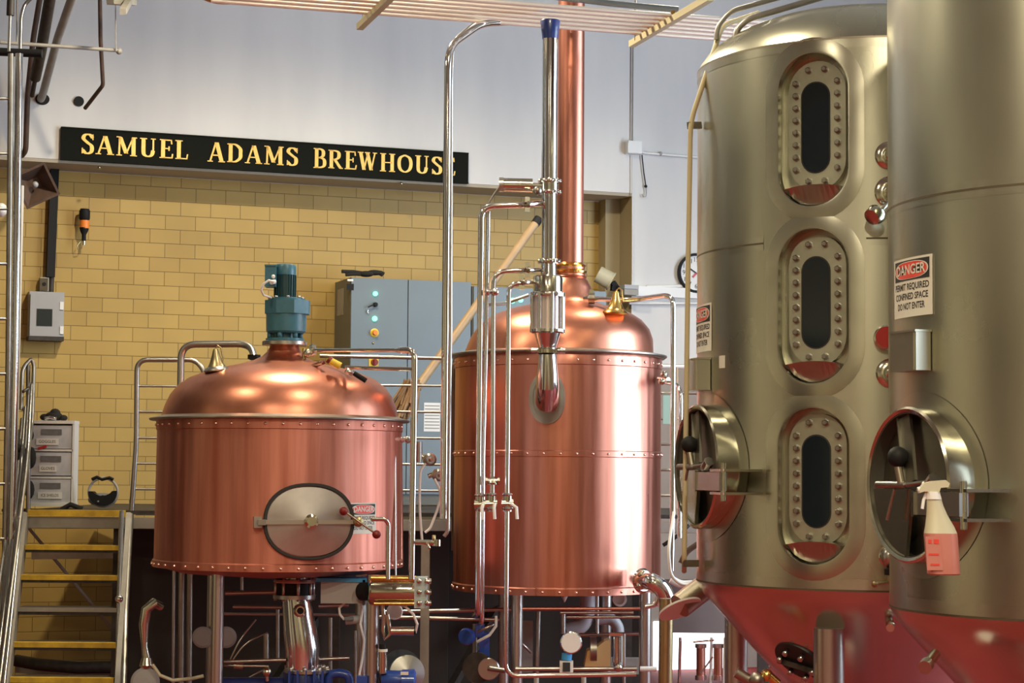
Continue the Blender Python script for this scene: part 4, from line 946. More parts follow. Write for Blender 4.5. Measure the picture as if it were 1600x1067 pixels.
# ================================================================== STEEL TANKS
def obround(hw, hh, n=14):
    s_ = hh-hw; pts = []
    for i in range(n+1):
        a = PI*i/n; pts.append((math.cos(a)*hw, s_+math.sin(a)*hw))
    for i in range(n+1):
        a = PI+PI*i/n; pts.append((math.cos(a)*hw, -s_+math.sin(a)*hw))
    return pts
def raw(mb, name='tmp'):
    me = bpy.data.meshes.new(name); me.from_pydata(mb.v, [], mb.f)
    bm = bmesh.new(); bm.from_mesh(me); bmesh.ops.remove_doubles(bm, verts=bm.verts, dist=1e-5); bmesh.ops.recalc_face_normals(bm, faces=bm.faces); bm.to_mesh(me); bm.free()
    o = bpy.data.objects.new(name, me); COL.objects.link(o); return o
TR = 1.0; ZB, ZM, ZT = 1.33, 3.20, 4.29
def tank(cx, cy, label, a_man, a_box, sights, zm):
    c = Vector((cx, cy, 0)); t = thing('steel_tank', c, label, 'tank', None)
    def cp(a, z, off=0): return Vector((cx+math.sin(a)*(TR+off), cy-math.cos(a)*(TR+off), z))
    def fr(a): return Vector((math.sin(a), -math.cos(a), 0)), Vector((math.cos(a), math.sin(a), 0))
    SEG = 160
    shell = MB().lathe([(0, ZB-.005), (TR, ZB-.005), (TR, 1.9), (TR, 2.6), (TR, ZM), (TR, 3.7), (TR, ZT), (0, ZT)], c, SEG)
    if sights:
        so = raw(shell); cm = MB(); A, zs = sights; n, tt = fr(A)
        for z in zs:
            cm.prism(obround(.205, .425), cp(A, z, -.13), tt, (0, 0, 1), n*.25)
        co = raw(cm)
        md = so.modifiers.new('b', 'BOOLEAN'); md.object = co; md.operation = 'DIFFERENCE'; md.solver = 'EXACT'
        dg = bpy.context.evaluated_depsgraph_get(); me = bpy.data.meshes.new_from_object(so.evaluated_get(dg))
        shell = MB(); shell.add([v.co.copy() for v in me.vertices], [tuple(p.vertices) for p in me.polygons], True)
        bpy.data.objects.remove(so); bpy.data.objects.remove(co)
    obj('shell', shell, 'steel', t)
    obj('lower_cone', MB().lathe([(.07, .28), (.9, 1.185), (.955, 1.245), (.985, 1.29), (TR, ZB-.004)], c, SEG), 'cone_steel', t)
    obj('outlet', MB().lathe([(.075, .16), (.075, .30)], c, 24), 'polished', t)
    obj('top_dome', MB().lathe([(TR, ZT), (.985, ZT+.035), (.93, ZT+.11), (.82, ZT+.19), (.65, ZT+.26), (.4, ZT+.31), (0, ZT+.33)], c, SEG), 'steel', t)
    def band(z, w, m='band_steel', off=.0016, seam=True, name='weld_band', gaps=()):
        mb = MB(); vs = []; fs = []
        for i in range(SEG):
            a = 2*PI*i/SEG; vs += [cp(a, z-w/2, off), cp(a, z+w/2, off)]
        for i in range(SEG):
            a = 2*PI*(i+.5)/SEG; a = (a+PI) % (2*PI)-PI
            if any(g0 < a < g1 for g0, g1 in gaps): continue
            j = (i+1) % SEG; fs.append((2*i, 2*j, 2*j+1, 2*i+1))
        return obj(name, mb.add(vs, fs, True), m, t)
    gp = ()
    if sights: gp = ((sights[0]-.29, sights[0]+.29),)
    band(ZM, .075, gaps=gp); band(ZM, .010, 'seam', .003, name='weld_seam', gaps=gp)
    band(ZB+.03, .06); band(ZB, .010, 'seam', .003, name='weld_seam')
    band(ZT-.03, .05); band(ZT-.002, .01, 'weld', .003, name='weld_seam')
    # one upright weld
    obj('upright_seam', MB().bar(cp(.35, ZB, .001), cp(.35, ZT, .001), .006, .003), 'weld', t)
    # name plate box
    n, tt = fr(a_box)
    p = cp(a_box, 2.50, .035); b = obj('document_box', MB().box(p, (.23, .075, .175), rz=a_box), 'steel', t)
    obj('box_lid', MB().box(cp(a_box, 2.59, .037), (.24, .085, .010), rz=a_box).box(p+tt*.095+n*.038, (.012, .01, .17), rz=a_box), 'steel', b)
    # manway
    n, tt = fr(a_man); mc = cp(a_man, zm, 0)
    MR = .345
    ax = n
    obj('manway_neck', MB().lathe([(MR-.012, -.10), (MR, -.10), (MR+.005, .045), (MR+.006, .07), (MR-.004, .08), (MR-.018, .073), (MR-.02, .0), (MR-.02, -.02)], mc, 64, axis=ax), 'polished', t)
    obj('weld_ring', MB().add(*ringmap(lambda x, z: cp(a_man+x/TR, zm+z, .004), MR+.004, MR+.075)), 'steel', t)
    obj('neck_dark_sleeve', MB().lathe([(MR-.021, -.02), (MR-.021, .07)], mc, 64, axis=ax) if False else dark_sleeve(mc, ax, MR-.0205), 'dark_sleeve', t)  # dark sleeve added to keep red floor reflections out of the opening
    fl = MB().lathe([(0, .012), (MR*.45, .018), (MR*.9, .004), (MR-.015, .0)], mc, 48, axis=ax); obj('manway_door', fl, 'inner_steel', t)
    def lp(x, z, o_): return mc+tt*x+Vector((0, 0, z))+n*o_
    # lower lip plate inside the opening
    pl = [(math.cos(th)*(MR-.022), math.sin(th)*(MR-.022)) for th in [PI*1.02+PI*.46*i/12 for i in range(13)]] + [(.03, -.02)]
    obj('splash_plate', MB().prism(pl, lp(0, 0, .05), tt, (0, 0, 1), n*.012), 'polished', t)
    obj('plate_edge', MB().bar(lp(.03, -.02, .066), lp(pl[12][0], pl[12][1], .066), .012), 'polished', t)
    obj('strap', MB().bar(lp(-.06, .31, .04), lp(.035, .01, .07), .085, .015, up=n).bar(lp(-.105, .31, .05), lp(-.01, .01, .08), .008, .02, up=n), 'inner_steel', t)
    hd = obj('door_handle', MB().cyl(lp(-.21, .0, .10), lp(.02, .0, .09), .016, 12).cyl(lp(-.06, -.02, .10), lp(-.11, -.16, .11), .008, 8).cyl(lp(.02, 0, .09), lp(.18, .012, .09), .010, 8), 'old_steel', t)
    obj('ball_knob', MB().sphere(lp(-.03, .125, .10), .048, 16), 'black', hd)
    obj('knob_stem', MB().cyl(lp(-.03, .085, .10), lp(-.015, .0, .09), .018, 10), 'weld', hd)
    ar = obj('hinge_arm', MB().box(lp(.33, -.08, .105), (.36, .045, .10), rz=a_man), 'satin', t)
    obj('arm_end', MB().box(lp(.15, -.08, .107), (.02, .06, .115), rz=a_man), 'polished', ar)
    obj('hinge_plate', MB().box(lp(.43, -.02, .0), (.22, .22, .014), rz=a_man).box(lp(.43, -.145, .0), (.22, .22, .014), rz=a_man), 'polished', t)
    hp = obj('hinge_pin', MB().cyl(lp(.50, -.185, .10), lp(.50, .02, .10), .016, 12), 'polished', t)
    obj('clevis_nut', MB().cyl(lp(.22, .0, .09), lp(.26, .03, .09), .03, 8).sphere(lp(.19, -.005, .09), .026, 8), 'old_steel', t)
    # sight windows
    if sights:
        A, zs = sights; n, tt = fr(A)
        for z in zs:
            w = obj('sight_collar', MB().add(*ringobround(lambda x, zz, o_: cp(A+x/TR, z+zz, o_), .198, .418, .085)), 'collar_steel', t)
            o_ = cp(A, z, -.128)
            def q(x, zz, d): return o_+tt*x+Vector((0, 0, zz+.035))+n*d
            fr_ = obj('window_flange', MB().prism(obround(.162, .355), q(.0, 0, 0), tt, (0, 0, 1), n*.045), 'flange_steel', t)
            obj('glass_gasket', MB().prism(obround(.083, .252), q(-.008, -.01, .045), tt, (0, 0, 1), n*.003), 'rubber', fr_)
            obj('glass', MB().prism(obround(.075, .244), q(-.008, -.01, .047), tt, (0, 0, 1), n*.004), 'glass_dark', fr_)
            # sloping drip lip under the flange
            pts = obround(.198, .412, 10)
            bot = [(x, zz) for x, zz in pts if zz < -.30]
            bot.sort()
            vs = []; fs = []; mm = 12
            for i in range(mm+1):
                x = -.175+.35*i/mm; ztop = -.318+.022*(1-(x/.175)**2); zz = -(.2135 + math.sqrt(max(0, .198**2-x*x)))
                vs += [o_+tt*x+Vector((0, 0, ztop))+n*.118, o_+tt*x+Vector((0, 0, min(zz, ztop-.001)+.005))+n*.092, o_+tt*x+Vector((0, 0, ztop+.004))+n*.0]
            for i in range(mm): fs += [(3*i, 3*i+3, 3*i+4, 3*i+1), (3*i+2, 3*i+5, 3*i+3, 3*i)]
            obj('drip_lip', MB().add(vs, fs, False), 'lip_steel', t, weld=False)
            bolts = [(s_*.118, .235-.0675*i) for i in range(8) for s_ in (-1, 1)] + [(s_*.046, zz) for zz in (.305, -.305) for s_ in (-1, 1)]
            first = None
            for (bx, bz) in bolts:
                p = q(bx, bz, .045)
                if first is None:
                    first = obj('bolt', MB().lathe([(.021, 0), (.021, .004), (.017, .005), (.016, .026), (.012, .030)], p, 6, axis=n), 'old_steel', fr_, org=p); fp = p
                else: dup(first, 'bolt', p-fp, fr_)
    return t, cp, fr
def dark_sleeve(c, ax, r, n=64):
    ax = Vector(ax).normalized(); x = ax.cross(Vector((0, 0, 1))).normalized(); y = ax.cross(x); vs = []; fs = []
    for i in range(n):
        a = 2*PI*i/n; d = x*math.cos(a)+y*math.sin(a); vs += [c+d*(r-.003)-ax*.02, c+d*(r-.003)+ax*.07, c+d*(r+.002)+ax*.07, c+d*(r+.002)-ax*.02]
    for i in range(n):
        j = (i+1) % n
        for k in range(4): fs.append((4*i+k, 4*i+(k+1) % 4, 4*j+(k+1) % 4, 4*j+k))
    return MB().add(vs, fs, True)
def ringmap(f, r0, r1, n=64):
    vs = []; fs = []
    for i in range(n):
        a = 2*PI*i/n
        vs += [f(math.cos(a)*r0, math.sin(a)*r0), f(math.cos(a)*r1, math.sin(a)*r1)]
    for i in range(n): j = (i+1) % n; fs.append((2*i, 2*i+1, 2*j+1, 2*j))
    return vs, fs, True
def ringobround(f, hw, hh, w, n=20):
    a = obround(hw, hh, n); b = obround(hw+.012, hh+.012, n); c = obround(hw+w, hh+w, n); N = len(a); vs = []; fs = []
    for i in range(N): vs += [f(a[i][0], a[i][1], -.03), f(a[i][0], a[i][1], .007), f(b[i][0], b[i][1], .008), f(c[i][0], c[i][1], .002)]
    for i in range(N):
        j = (i+1) % N
        for k in range(3): fs.append((4*i+k, 4*i+k+1, 4*j+k+1, 4*j+k))
    return vs, fs, True
YA, YB = 11.5, 9.3
XAc = P(1360, 735, YA).x; XBc = P(1729, 735, YB).x
AS = math.radians(-27.9)
ta, cpa, fra = tank(XAc, YA, 'steel brewing tank with three bolted oval sight windows', math.radians(-75), math.radians(-79), (AS, (3.80, 2.845, 1.88)), 1.98)
tb_, cpb, frb = tank(XBc, YB, 'nearest steel tank at the right picture edge, with a spray bottle at its manway', math.radians(-70), math.radians(-71.5), None, 1.90)
def signon(cp, a0, z0, lab):
    return danger_sign('danger_sign', lambda u, v, off: cp(a0+(u-.19)/TR, z0+v, .003+off), .38, .272, lab)
signon(cpb, math.radians(-75.0), 2.665, 'danger sign on the nearest steel tank, above its steel document box')
signon(cpa, math.radians(-82.5), 2.635, 'danger sign on the left edge of the tank with three sight windows')
cat(obj('inspection_tag', MB().add([cpa(math.radians(-64.5)+x, z, o_) for x in (-.03, .03) for z in (2.53, 2.60) for o_ in (.002, .004)], [(0,1,3,2),(4,6,7,5),(0,4,5,1),(2,3,7,6),(0,2,6,4),(1,5,7,3)]), 'sign_white'), 'tiny pale tag beside the document box of the sight window tank', 'tag')
# legs
def leg(parent, x, Y, r, ztop, c=None):
    p = P(x, 1000, Y); o = obj('leg', MB().cyl((p.x, p.y, .01), (p.x, p.y, ztop), r, 24), 'satin', parent)
    obj('foot_plate', MB().lathe([(.15, 0), (.15, .02), (r+.01, .03)], (p.x, p.y, 0), 24), 'satin', o)
leg(ta, 1295, 10.72, .082, 1.12); leg(ta, 1150, 12.1, .07, 1.10); leg(ta, 1440, 12.3, .07, 1.1)
leg(tb_, 1467, 8.78, .062, .98); leg(tb_, 1800, 8.6, .07, 1.1); leg(tb_, 1700, 10.05, .07, 1.1)
# hatch low on tank A's cone
ah = math.radians(-48); hc = Vector((XAc+math.sin(ah)*.64, YA-math.cos(ah)*.64, .915)); nn = Vector((math.sin(ah)*.72, -math.cos(ah)*.72, -.70)).normalized()
t = thing('cone_hatch', hc, 'dark oval hatch with bolts low on the cone of the sight window tank', 'hatch')
obj('gasket', MB().lathe([(.145, -.06), (.15, -.01), (.145, .012), (.12, .012)], hc, 36, axis=nn), 'rubber', t)
obj('cover', MB().lathe([(.0, .0), (.125, .0), (.125, .008), (0, .008)], hc, 36, axis=nn), 'cone_steel', t)
sx = nn.cross(Vector((0, 0, 1))).normalized(); sy = sx.cross(nn)
obj('cross_bar', MB().bar(hc+nn*.03-sx*.11-sy*.05, hc+nn*.03+sx*.12+sy*.02, .028), 'dark_iron', t)
for a in (.4, 1.4, 2.4, 3.6, 4.6, 5.6):
    p = hc+nn*.02+sx*math.cos(a)*.10+sy*math.sin(a)*.10
    obj('bolt', MB().cyl(p, p+nn*.035, .015, 8), 'satin', t)
t = thing('drain_valve', P(1185, 1055, 10.9), 'cluster of small valve fittings under the cone of the sight window tank', 'valve')
obj('valve_body', MB().cyl(P(1150, 1050, 10.9), P(1178, 1067, 10.9), .03, 12).sphere(P(1183, 1062, 10.85), .045, 10), 'old_steel', t)
obj('fitting', MB().sphere(P(1198, 1055, 10.85), .035, 10).cyl(P(1195, 1050, 10.85), P(1215, 1068, 10.85), .025, 12), 'brass', t)
t = thing('drain_valve', P(1455, 1035, 8.3), 'short steel drain stub on the cone of the nearest tank', 'valve')
obj('stub', MB().cyl(P(1461, 1022, 8.65), P(1447, 1040, 8.5), .024, 14), 'polished', t)
obj('stub_ring', MB().cyl(P(1449, 1037, 8.52), P(1445, 1043, 8.48), .03, 14), 'satin', t)
cat(obj('cone_nipple', MB().cyl(P(1391, 974, 10.72), P(1391, 981, 10.55), .022, 10).sphere(P(1392, 976, 10.58), .025, 8), 'polished'), 'tiny bright nipple on the cone between the two tanks', 'fitting')
# fittings on the right flank of tank A, beside tank B
def flank(x, y, o_=0):  # point on the tank A shell at pixel
    a = math.radians(-9.9)+math.asin((x-1360)/269.6); p = cpa(a, 0, o_); p.z = P(x, y, p.y).z; return p, fra(a)[0]
def disc_fit(x, y, r, label, m='polished', deep=.05, name='tank_port', catg='fitting', group='round ports on the tank flank'):
    p, n = flank(x, y); t = thing(name, p, label, catg, group)
    obj('flange', MB().lathe([(r, -.02), (r, .012), (r*.8, .022), (r*.5, .024)], p, 28, axis=n), m, t)
    return t, p, n
t, p, n = disc_fit(1386, 243, .075, 'topmost round port on the flank of the sight window tank')
obj('spout', MB().cyl(p, p+n*.10, .03, 16), 'polished', t); obj('bore', MB().cyl(p+n*.1, p+n*.104, .018, 12), 'black', t)
t, p, n = disc_fit(1388, 300, .085, 'round port with sampling valve and round knob on the sight window tank')
obj('valve_body', MB().cyl(p, p+n*.12, .035, 16).cyl(p+n*.08, p+n*.08+Vector((0, 0, -.08)), .028, 12), 'polished', t)
k0, _ = flank(1378, 322, .12); k1_, _ = flank(1366, 334, .17)
obj('hand_knob', MB().lathe([(.02, -.03), (.05, -.01), (.055, .01), (.045, .04), (.0, .05)], k1_, 20, axis=(k1_-k0)), 'polished', t)
obj('knob_stem', MB().cyl(k0+Vector((.03, 0, .03)), k1_, .014, 8), 'old_steel', t)
t, p, n = disc_fit(1380, 528, .064, 'red faced pressure gauge between the two steel tanks', 'polished', name='pressure_gauge', catg='gauge', group=None)
obj('gauge_case', MB().lathe([(.062, .0), (.064, .07), (.058, .075)], p, 28, axis=n), 'polished', t); obj('gauge_face', MB().lathe([(.056, .07), (.056, .077)], p, 28, axis=n), 'red_plastic', t)
t, p, n = disc_fit(1387, 583, .078, 'round blank port just below the red gauge on the tank flank')
obj('nut', MB().lathe([(.03, .02), (.03, .05), (.02, .055)], p, 8, axis=n), 'polished', t)
t, p, n = disc_fit(1388, 822, .07, 'round pale port beside the manway of the nearest tank')
t, p, n = disc_fit(1384, 870, .055, 'lowest round port with brass cock on the flank of the sight window tank')
obj('valve_body', MB().sphere(p+n*.06, .05, 14, (1, 1, 1.2)), 'satin', t)
q = p+n*.09+Vector((0, 0, -.075)); obj('collar', MB().lathe([(.035, -.015), (.035, .015)], q, 16), 'black', t)
q2_ = q+Vector((0.0, 0, -.05)); obj('cock', MB().cyl(q, q2_, .025, 12).cyl(q2_, q2_+Vector((-.09, -.03, -.01)), .011, 10).sphere(q2_+Vector((-.09, -.03, -.012)), .018, 8), 'dull_brass', t)
obj('side_cock', MB().cyl(q+Vector((.055, -.02, .03)), q+Vector((.06, -.02, -.08)), .024, 12).sphere(q+Vector((.06, -.02, -.075)), .035, 10).sphere(q+Vector((.10, -.03, -.06)), .02, 8), 'polished', t)
# spray bottle hanging at the hinge arm of tank B
nB, tB = frb(math.radians(-70)); 
Ysb = 8.02
def sb(x, y, d=0): return P(x, y, Ysb+d)
us = Ysb/F
t = thing('spray_bottle', sb(1472, 898), 'white trigger spray bottle half full of pink liquid hanging on the nearest tank', 'bottle')
def obr(cx_, y, wx, wy, n=20, e=3.2):
    c = sb(cx_, y); out = []
    for i in range(n):
        a = 2*PI*i/n; ca, sa = math.cos(a), math.sin(a)
        out.append(c+Vector((math.copysign(abs(ca)**(2/e), ca)*wx*us, math.copysign(abs(sa)**(2/e), sa)*wy*us, 0)))
    return out
def loft(rings):
    mb = MB(); n = len(rings[0]); vs = [v for r in rings for v in r]; fs = []
    for i in range(len(rings)-1):
        for k in range(n): l = (k+1) % n; fs.append((i*n+k, i*n+l, (i+1)*n+l, (i+1)*n+k))
    return mb.add(vs, fs+[tuple(range(n))[::-1], tuple(range((len(rings)-1)*n, len(rings)*n))], True)
obj('bottle_body', loft([obr(1475, 898, 23, 15), obr(1474.5, 896, 25, 17), obr(1470, 838, 25.5, 18), obr(1469.5, 833, 25, 18)]), 'pink_liquid', t)
obj('bottle_shoulder', loft([obr(1469.5, 833, 25, 18), obr(1468, 822, 22, 16, e=2.6), obr(1464, 805, 16.5, 12, e=2.2), obr(1461, 790, 13, 10, e=2), obr(1459, 778, 11.5, 9, e=2)]), 'cream_plastic', t)
obj('collar', loft([obr(1459, 780, 12.5, 11, e=2), obr(1457, 768, 11, 10, e=2)]), 'white_plastic', t)
hp_ = [(-21, 10), (-20, 3), (-13, -5), (-2, -8), (20, -10), (26, -5), (24, 1), (12, 2), (8, 14), (-6, 14), (-8, 8), (-14, 8)]
mb = MB(); mb.prism([(x*us, -y*us) for x, y in hp_], sb(1458, 760, -8*us), (1, 0, 0), (0, 0, 1), (0, 16*us, 0)); obj('trigger_head', mb, 'cream_plastic', t)
obj('nozzle', MB().cyl(sb(1438, 765), sb(1434, 766), 5*us, 12), 'white_plastic', t)
obj('trigger', MB().tube([sb(1448, 768), sb(1443, 782), sb(1441, 795)], 2.6*us, 8), 'white_plastic', t)
mb = MB(); mb.prism([(0, 0), (24*us, 0), (27*us, -52*us), (2.5*us, -52*us)], sb(1446, 838, -18.6*us), (1, 0, 0), (0, 0, 1), (0, .0015, 0)); lb = obj('bottle_label', mb, 'pink_liquid', t)
mb = MB()
for (x, y, w, h) in ((1453, 846, 5, 6), (1463, 846, 8, 7), (1459, 866, 16, 3), (1461, 882, 14, 3)): mb.box(sb(x, y, -18.9*us), (w*us, .002, h*us))
obj('label_print', mb, 'sign_red', t)
# pipes around the tanks
t = pipe('tank_vent_pipe', [(1185, 20, 11.6), (1128, 40, 11.4), (1118, 72, 11.3), (1079, 190, 11.3), (1075, 420, 11.3), (1069, 880, 11.3), (1069, 892, 11.5)], 8, 'beige_paint', 'slim beige pipe bracketed to the left side of the sight window tank', bend=.08)
for y, xb in ((196, 1094), (880, 1090)): obj('bracket', MB().bar(P(1069 if y > 500 else 1076, y, 11.3), P(xb, y, 11.35), .03, .04), 'old_steel', t)
pipe('tank_top_pipe', [(1119, 62, 11.3), (1122, 40, 11.3), (1140, 18, 11.3), (1420, -60, 11.4)], 8, 'old_steel', 'outer bent pipe arching over the top of the sight window tank', bend=.12)
pipe('tank_top_pipe', [(1149, 62, 11.2), (1152, 45, 11.2), (1168, 30, 11.2), (1440, -50, 11.3)], 10, 'old_steel', 'inner thicker bent pipe over the top of the sight window tank', bend=.12)
pipe('green_hose', [(1110, 110, 11.6), (1116, 70, 11.6), (1122, 45, 11.6)], 4, 'teal_plate', 'thin green hose at the top left of the sight window tank')
pipe('condenser_pipe', [(912, 466, 13.9), (985, 469, 13.8), (1042, 461, 13.4), (1052, 468, 13.3), (1051, 800, 13.3), (1049, 892, 13.3)], 8, 'chrome', 'bright pipe from the tall kettle neck dropping at its right side', bend=.09)
t = thing('pipe_coupling', P(924, 466, 13.9), 'steel coupling on the horizontal pipe at the tall kettle neck', 'fitting')
obj('coupling', MB().cyl(P(919, 466, 13.85), P(929, 466, 13.85), .042, 14).box(P(924, 457, 13.85), (.03, .03, .04)), 'polished', t)
pipe('side_pipe', [(1036, 596, 13.9), (1058, 600, 13.7), (1064, 615, 13.6), (1062, 800, 13.6), (1062, 840, 13.6)], 7, 'chrome', 'short bent pipe rising right of the tall kettle', bend=.1)
t = thing('sample_cock', P(1038, 592, 13.8), 'small cock on the right edge of the tall kettle near its rim', 'valve')
obj('valve_body', MB().sphere(P(1038, 585, 13.8), .025, 8).cyl(P(1030, 592, 13.9), P(1044, 594, 13.8), .02, 10).sphere(P(1034, 596, 13.75), .024, 8), 'polished', t)
cat(obj('teal_plate', MB().box(P(1042, 640, 15.335), (.06, .02, .22)), 'teal_plate'), 'pale green plate on the railing right of the tall kettle', 'plate')
# ================================================================== CABINETS AND THINGS NEAR THEM
FR = .16
def cabz(y, x): return W(x, y, FR).z
t = thing('control_cabinet', W(640, 740, FR), 'large grey two door control cabinet behind the short kettle', 'cabinet')
def cbox(mb, x0, x1, ztop, zbot, o0, o1):
    u0 = (W(x0, 500, FR)-WO).dot(WT); u1 = (W(x1, 500, FR)-WO).dot(WT)
    return mb.add([onwall(u, z, o_) for u in (u0, u1) for z in (zbot, ztop) for o_ in (o0, o1)], [(0,1,3,2),(4,6,7,5),(0,4,5,1),(2,3,7,6),(0,2,6,4),(1,5,7,3)])
zt_ = cabz(433, 550)
obj('body', cbox(MB(), 548, 736, zt_, ZP, FR-.60, FR-.02), 'cabinet_side', t)
dl = obj('door', cbox(MB(), 548.5, 636.5, zt_-.003, ZP+.1, FR-.02, FR), 'cabinet', t)
dr = obj('door', cbox(MB(), 638, 735.5, zt_-.003, ZP+.1, FR-.02, FR), 'cabinet', t)
cbx = lambda x0, x1, y0, y1, o0, o1, m, name, par: obj(name, cbox(MB(), x0, x1, cabz(y0, x0), cabz(y1, x0), FR+o0, FR+o1), m, par)
cbx(541, 552, 443, 453, 0, .004, 'black', 'logo_plate', dl); cbx(542, 551, 436, 439, 0, .003, 'white_plastic', 'maker_strip', dl)
obj('vent_grille', MB().add([q-WN*0 for q in []], []) if False else cbox(MB(), 547.6, 548.1, cabz(446, 548), cabz(488, 548), FR-.50, FR-.28), 'grey_paint', t)
def knob(x, y, r, m, name, par, d=.02):
    return obj(name, MB().lathe([(r, 0), (r, d*.6), (r*.8, d)], W(x, y, FR), 18, axis=WN), m, par)
knob(586, 459, .022, 'green_lamp', 'indicator_lamp', dl, .03); knob(585, 498, .024, 'green_lamp', 'indicator_lamp', dl, .03)
knob(586, 476, .022, 'black', 'selector_switch', dl, .04)
obj('key', MB().bar(W(575, 480, FR+.04), W(584, 476, FR+.04), .012), 'black', dl)
obj('key_ring', MB().tube([W(575, 484, FR+.02), W(574, 489, FR+.02), W(577, 489, FR+.02)], .005, 6), 'satin', dl)
o = knob(585, 520, .042, 'yellow_plastic', 'switch_plate', dl, .01); obj('emergency_stop', MB().lathe([(.018, 0), (.018, .02), (.026, .025), (.022, .045)], W(585, 520, FR+.01), 18, axis=WN), 'orange', dl)
o = cbx(577, 592, 554, 573, 0, .008, 'yellow_plastic', 'isolator_plate', dl); obj('isolator_knob', MB().lathe([(.034, 0), (.03, .03)], W(585, 566, FR+.008), 18, axis=WN).box(W(585, 566, FR+.04), (.012, .02, .05)), 'red_knob', dl)
obj('hinge_lug', MB().sphere(W(583, 536, FR), .012, 8), 'dull_brass', dl)
p_ = cbx(664, 689, 629, 674, 0, .004, 'white_plastic', 'label_plate', dr)
for k in range(8):
    y = 633+k*5; cbx(665, 688, y, y+1.8, .004, .005, 'grey_paint', 'label_line', p_)
# glove on the cabinet
t = thing('black_glove', W(565, 430, .0), 'black glove lying on top of the grey control cabinet', 'glove')
g = MB(); cg_ = lambda x, y: W(x, y, -.05)
g.sphere(cg_(572, 428), .07, 14, (1.1, .7, .42)).sphere(cg_(585, 426), .06, 12, (1.3, .7, .45))
obj('palm', g, 'cloth_black', t, weld=False)
for (a, b) in (((570, 427), (534, 424)), ((572, 429), (540, 429)), ((590, 425), (600, 428)), ((588, 427), (598, 430))):
    obj('finger', MB().tube([cg_(*a), cg_((a[0]+b[0])/2, (a[1]+b[1])/2-1), cg_(*b)], .017, 8), 'cloth_black', t)
# second cabinet
t = thing('control_cabinet', W(850, 740, FR), 'second grey control cabinet mostly hidden behind the tall kettle', 'cabinet')
zt2 = cabz(447, 745)
obj('body', cbox(MB(), 738, 948, zt2, ZP, FR-.60, FR-.02), 'cabinet_side', t)
d1 = obj('door', cbox(MB(), 740, 846, zt2-.003, ZP+.1, FR-.02, FR), 'cabinet', t)
d2 = obj('door', cbox(MB(), 847, 947, zt2-.003, ZP+.1, FR-.02, FR), 'cabinet', t)
knob(800, 470, .026, 'green_lamp', 'indicator_lamp', d1, .03); knob(813, 469, .022, 'green_lamp', 'indicator_lamp', d1, .03)
# clutter on the second cabinet
t = thing('beige_bucket', W(950, 440, -.1), 'tilted cream bucket shaped lamp head on the second cabinet by the alcove corner', 'bucket')
a_ = W(934, 428, .0); b_ = W(956, 440, .05)
obj('bucket_body', MB().cyl(a_, b_, .085, 24, r2=.09), 'cream_plastic', t); obj('rim', MB().cyl(b_-(b_-a_)*.08, b_, .097, 24), 'cream_plastic', t)
cat(obj('black_bracket', MB().bar(W(957, 441, .05), W(967, 455, .05), .05).bar(W(955, 450, .05), W(972, 452, .05), .05), 'black', weld=False), 'black bracket beside the cream bucket on the second cabinet', 'bracket')
t = thing('grey_box', W(983, 462, .1), 'small grey metal box at the lower end of the alcove corner', 'box')
obj('box', MB().box(W(983, 457, .15), (.15, .12, .055), rz=WANG), 'grey_paint', t); obj('lid', MB().box(W(983, 449, .15), (.15, .13, .04), rz=WANG), 'grey_plastic', t)
# broom
t = thing('push_broom', W(650, 640, .35), 'long handled broom leaning across the grey control cabinet', 'broom')
h0 = P(836, 350, 17.0); h1 = P(652, 606, 16.3)
obj('handle', MB().cyl(h0, h1, .036, 14), 'tan_pipe', t)
obj('grip_end', MB().cyl(h0+(h0-h1)*.0, h0+(h0-h1)*.035, .04, 12), 'black', t)
mb = MB()
rr = random.Random(3)
for k in range(90):
    p = P(646+rr.uniform(-14, 12), 592+rr.uniform(0, 16), 16.25+rr.uniform(-.06, .06)); q = p+Vector((rr.uniform(-.14, -.02), rr.uniform(-.05, .05), rr.uniform(-.3, -.18)))
    mb.tube([p, q], .011, 5, cap=False)
o = obj('bristles', mb, 'wood', t, weld=False); o['kind'] = 'stuff'
obj('black_shelf', MB().box(P(671, 590+155, 15.95), (.5, .05, .30)), 'black', t) if False else None
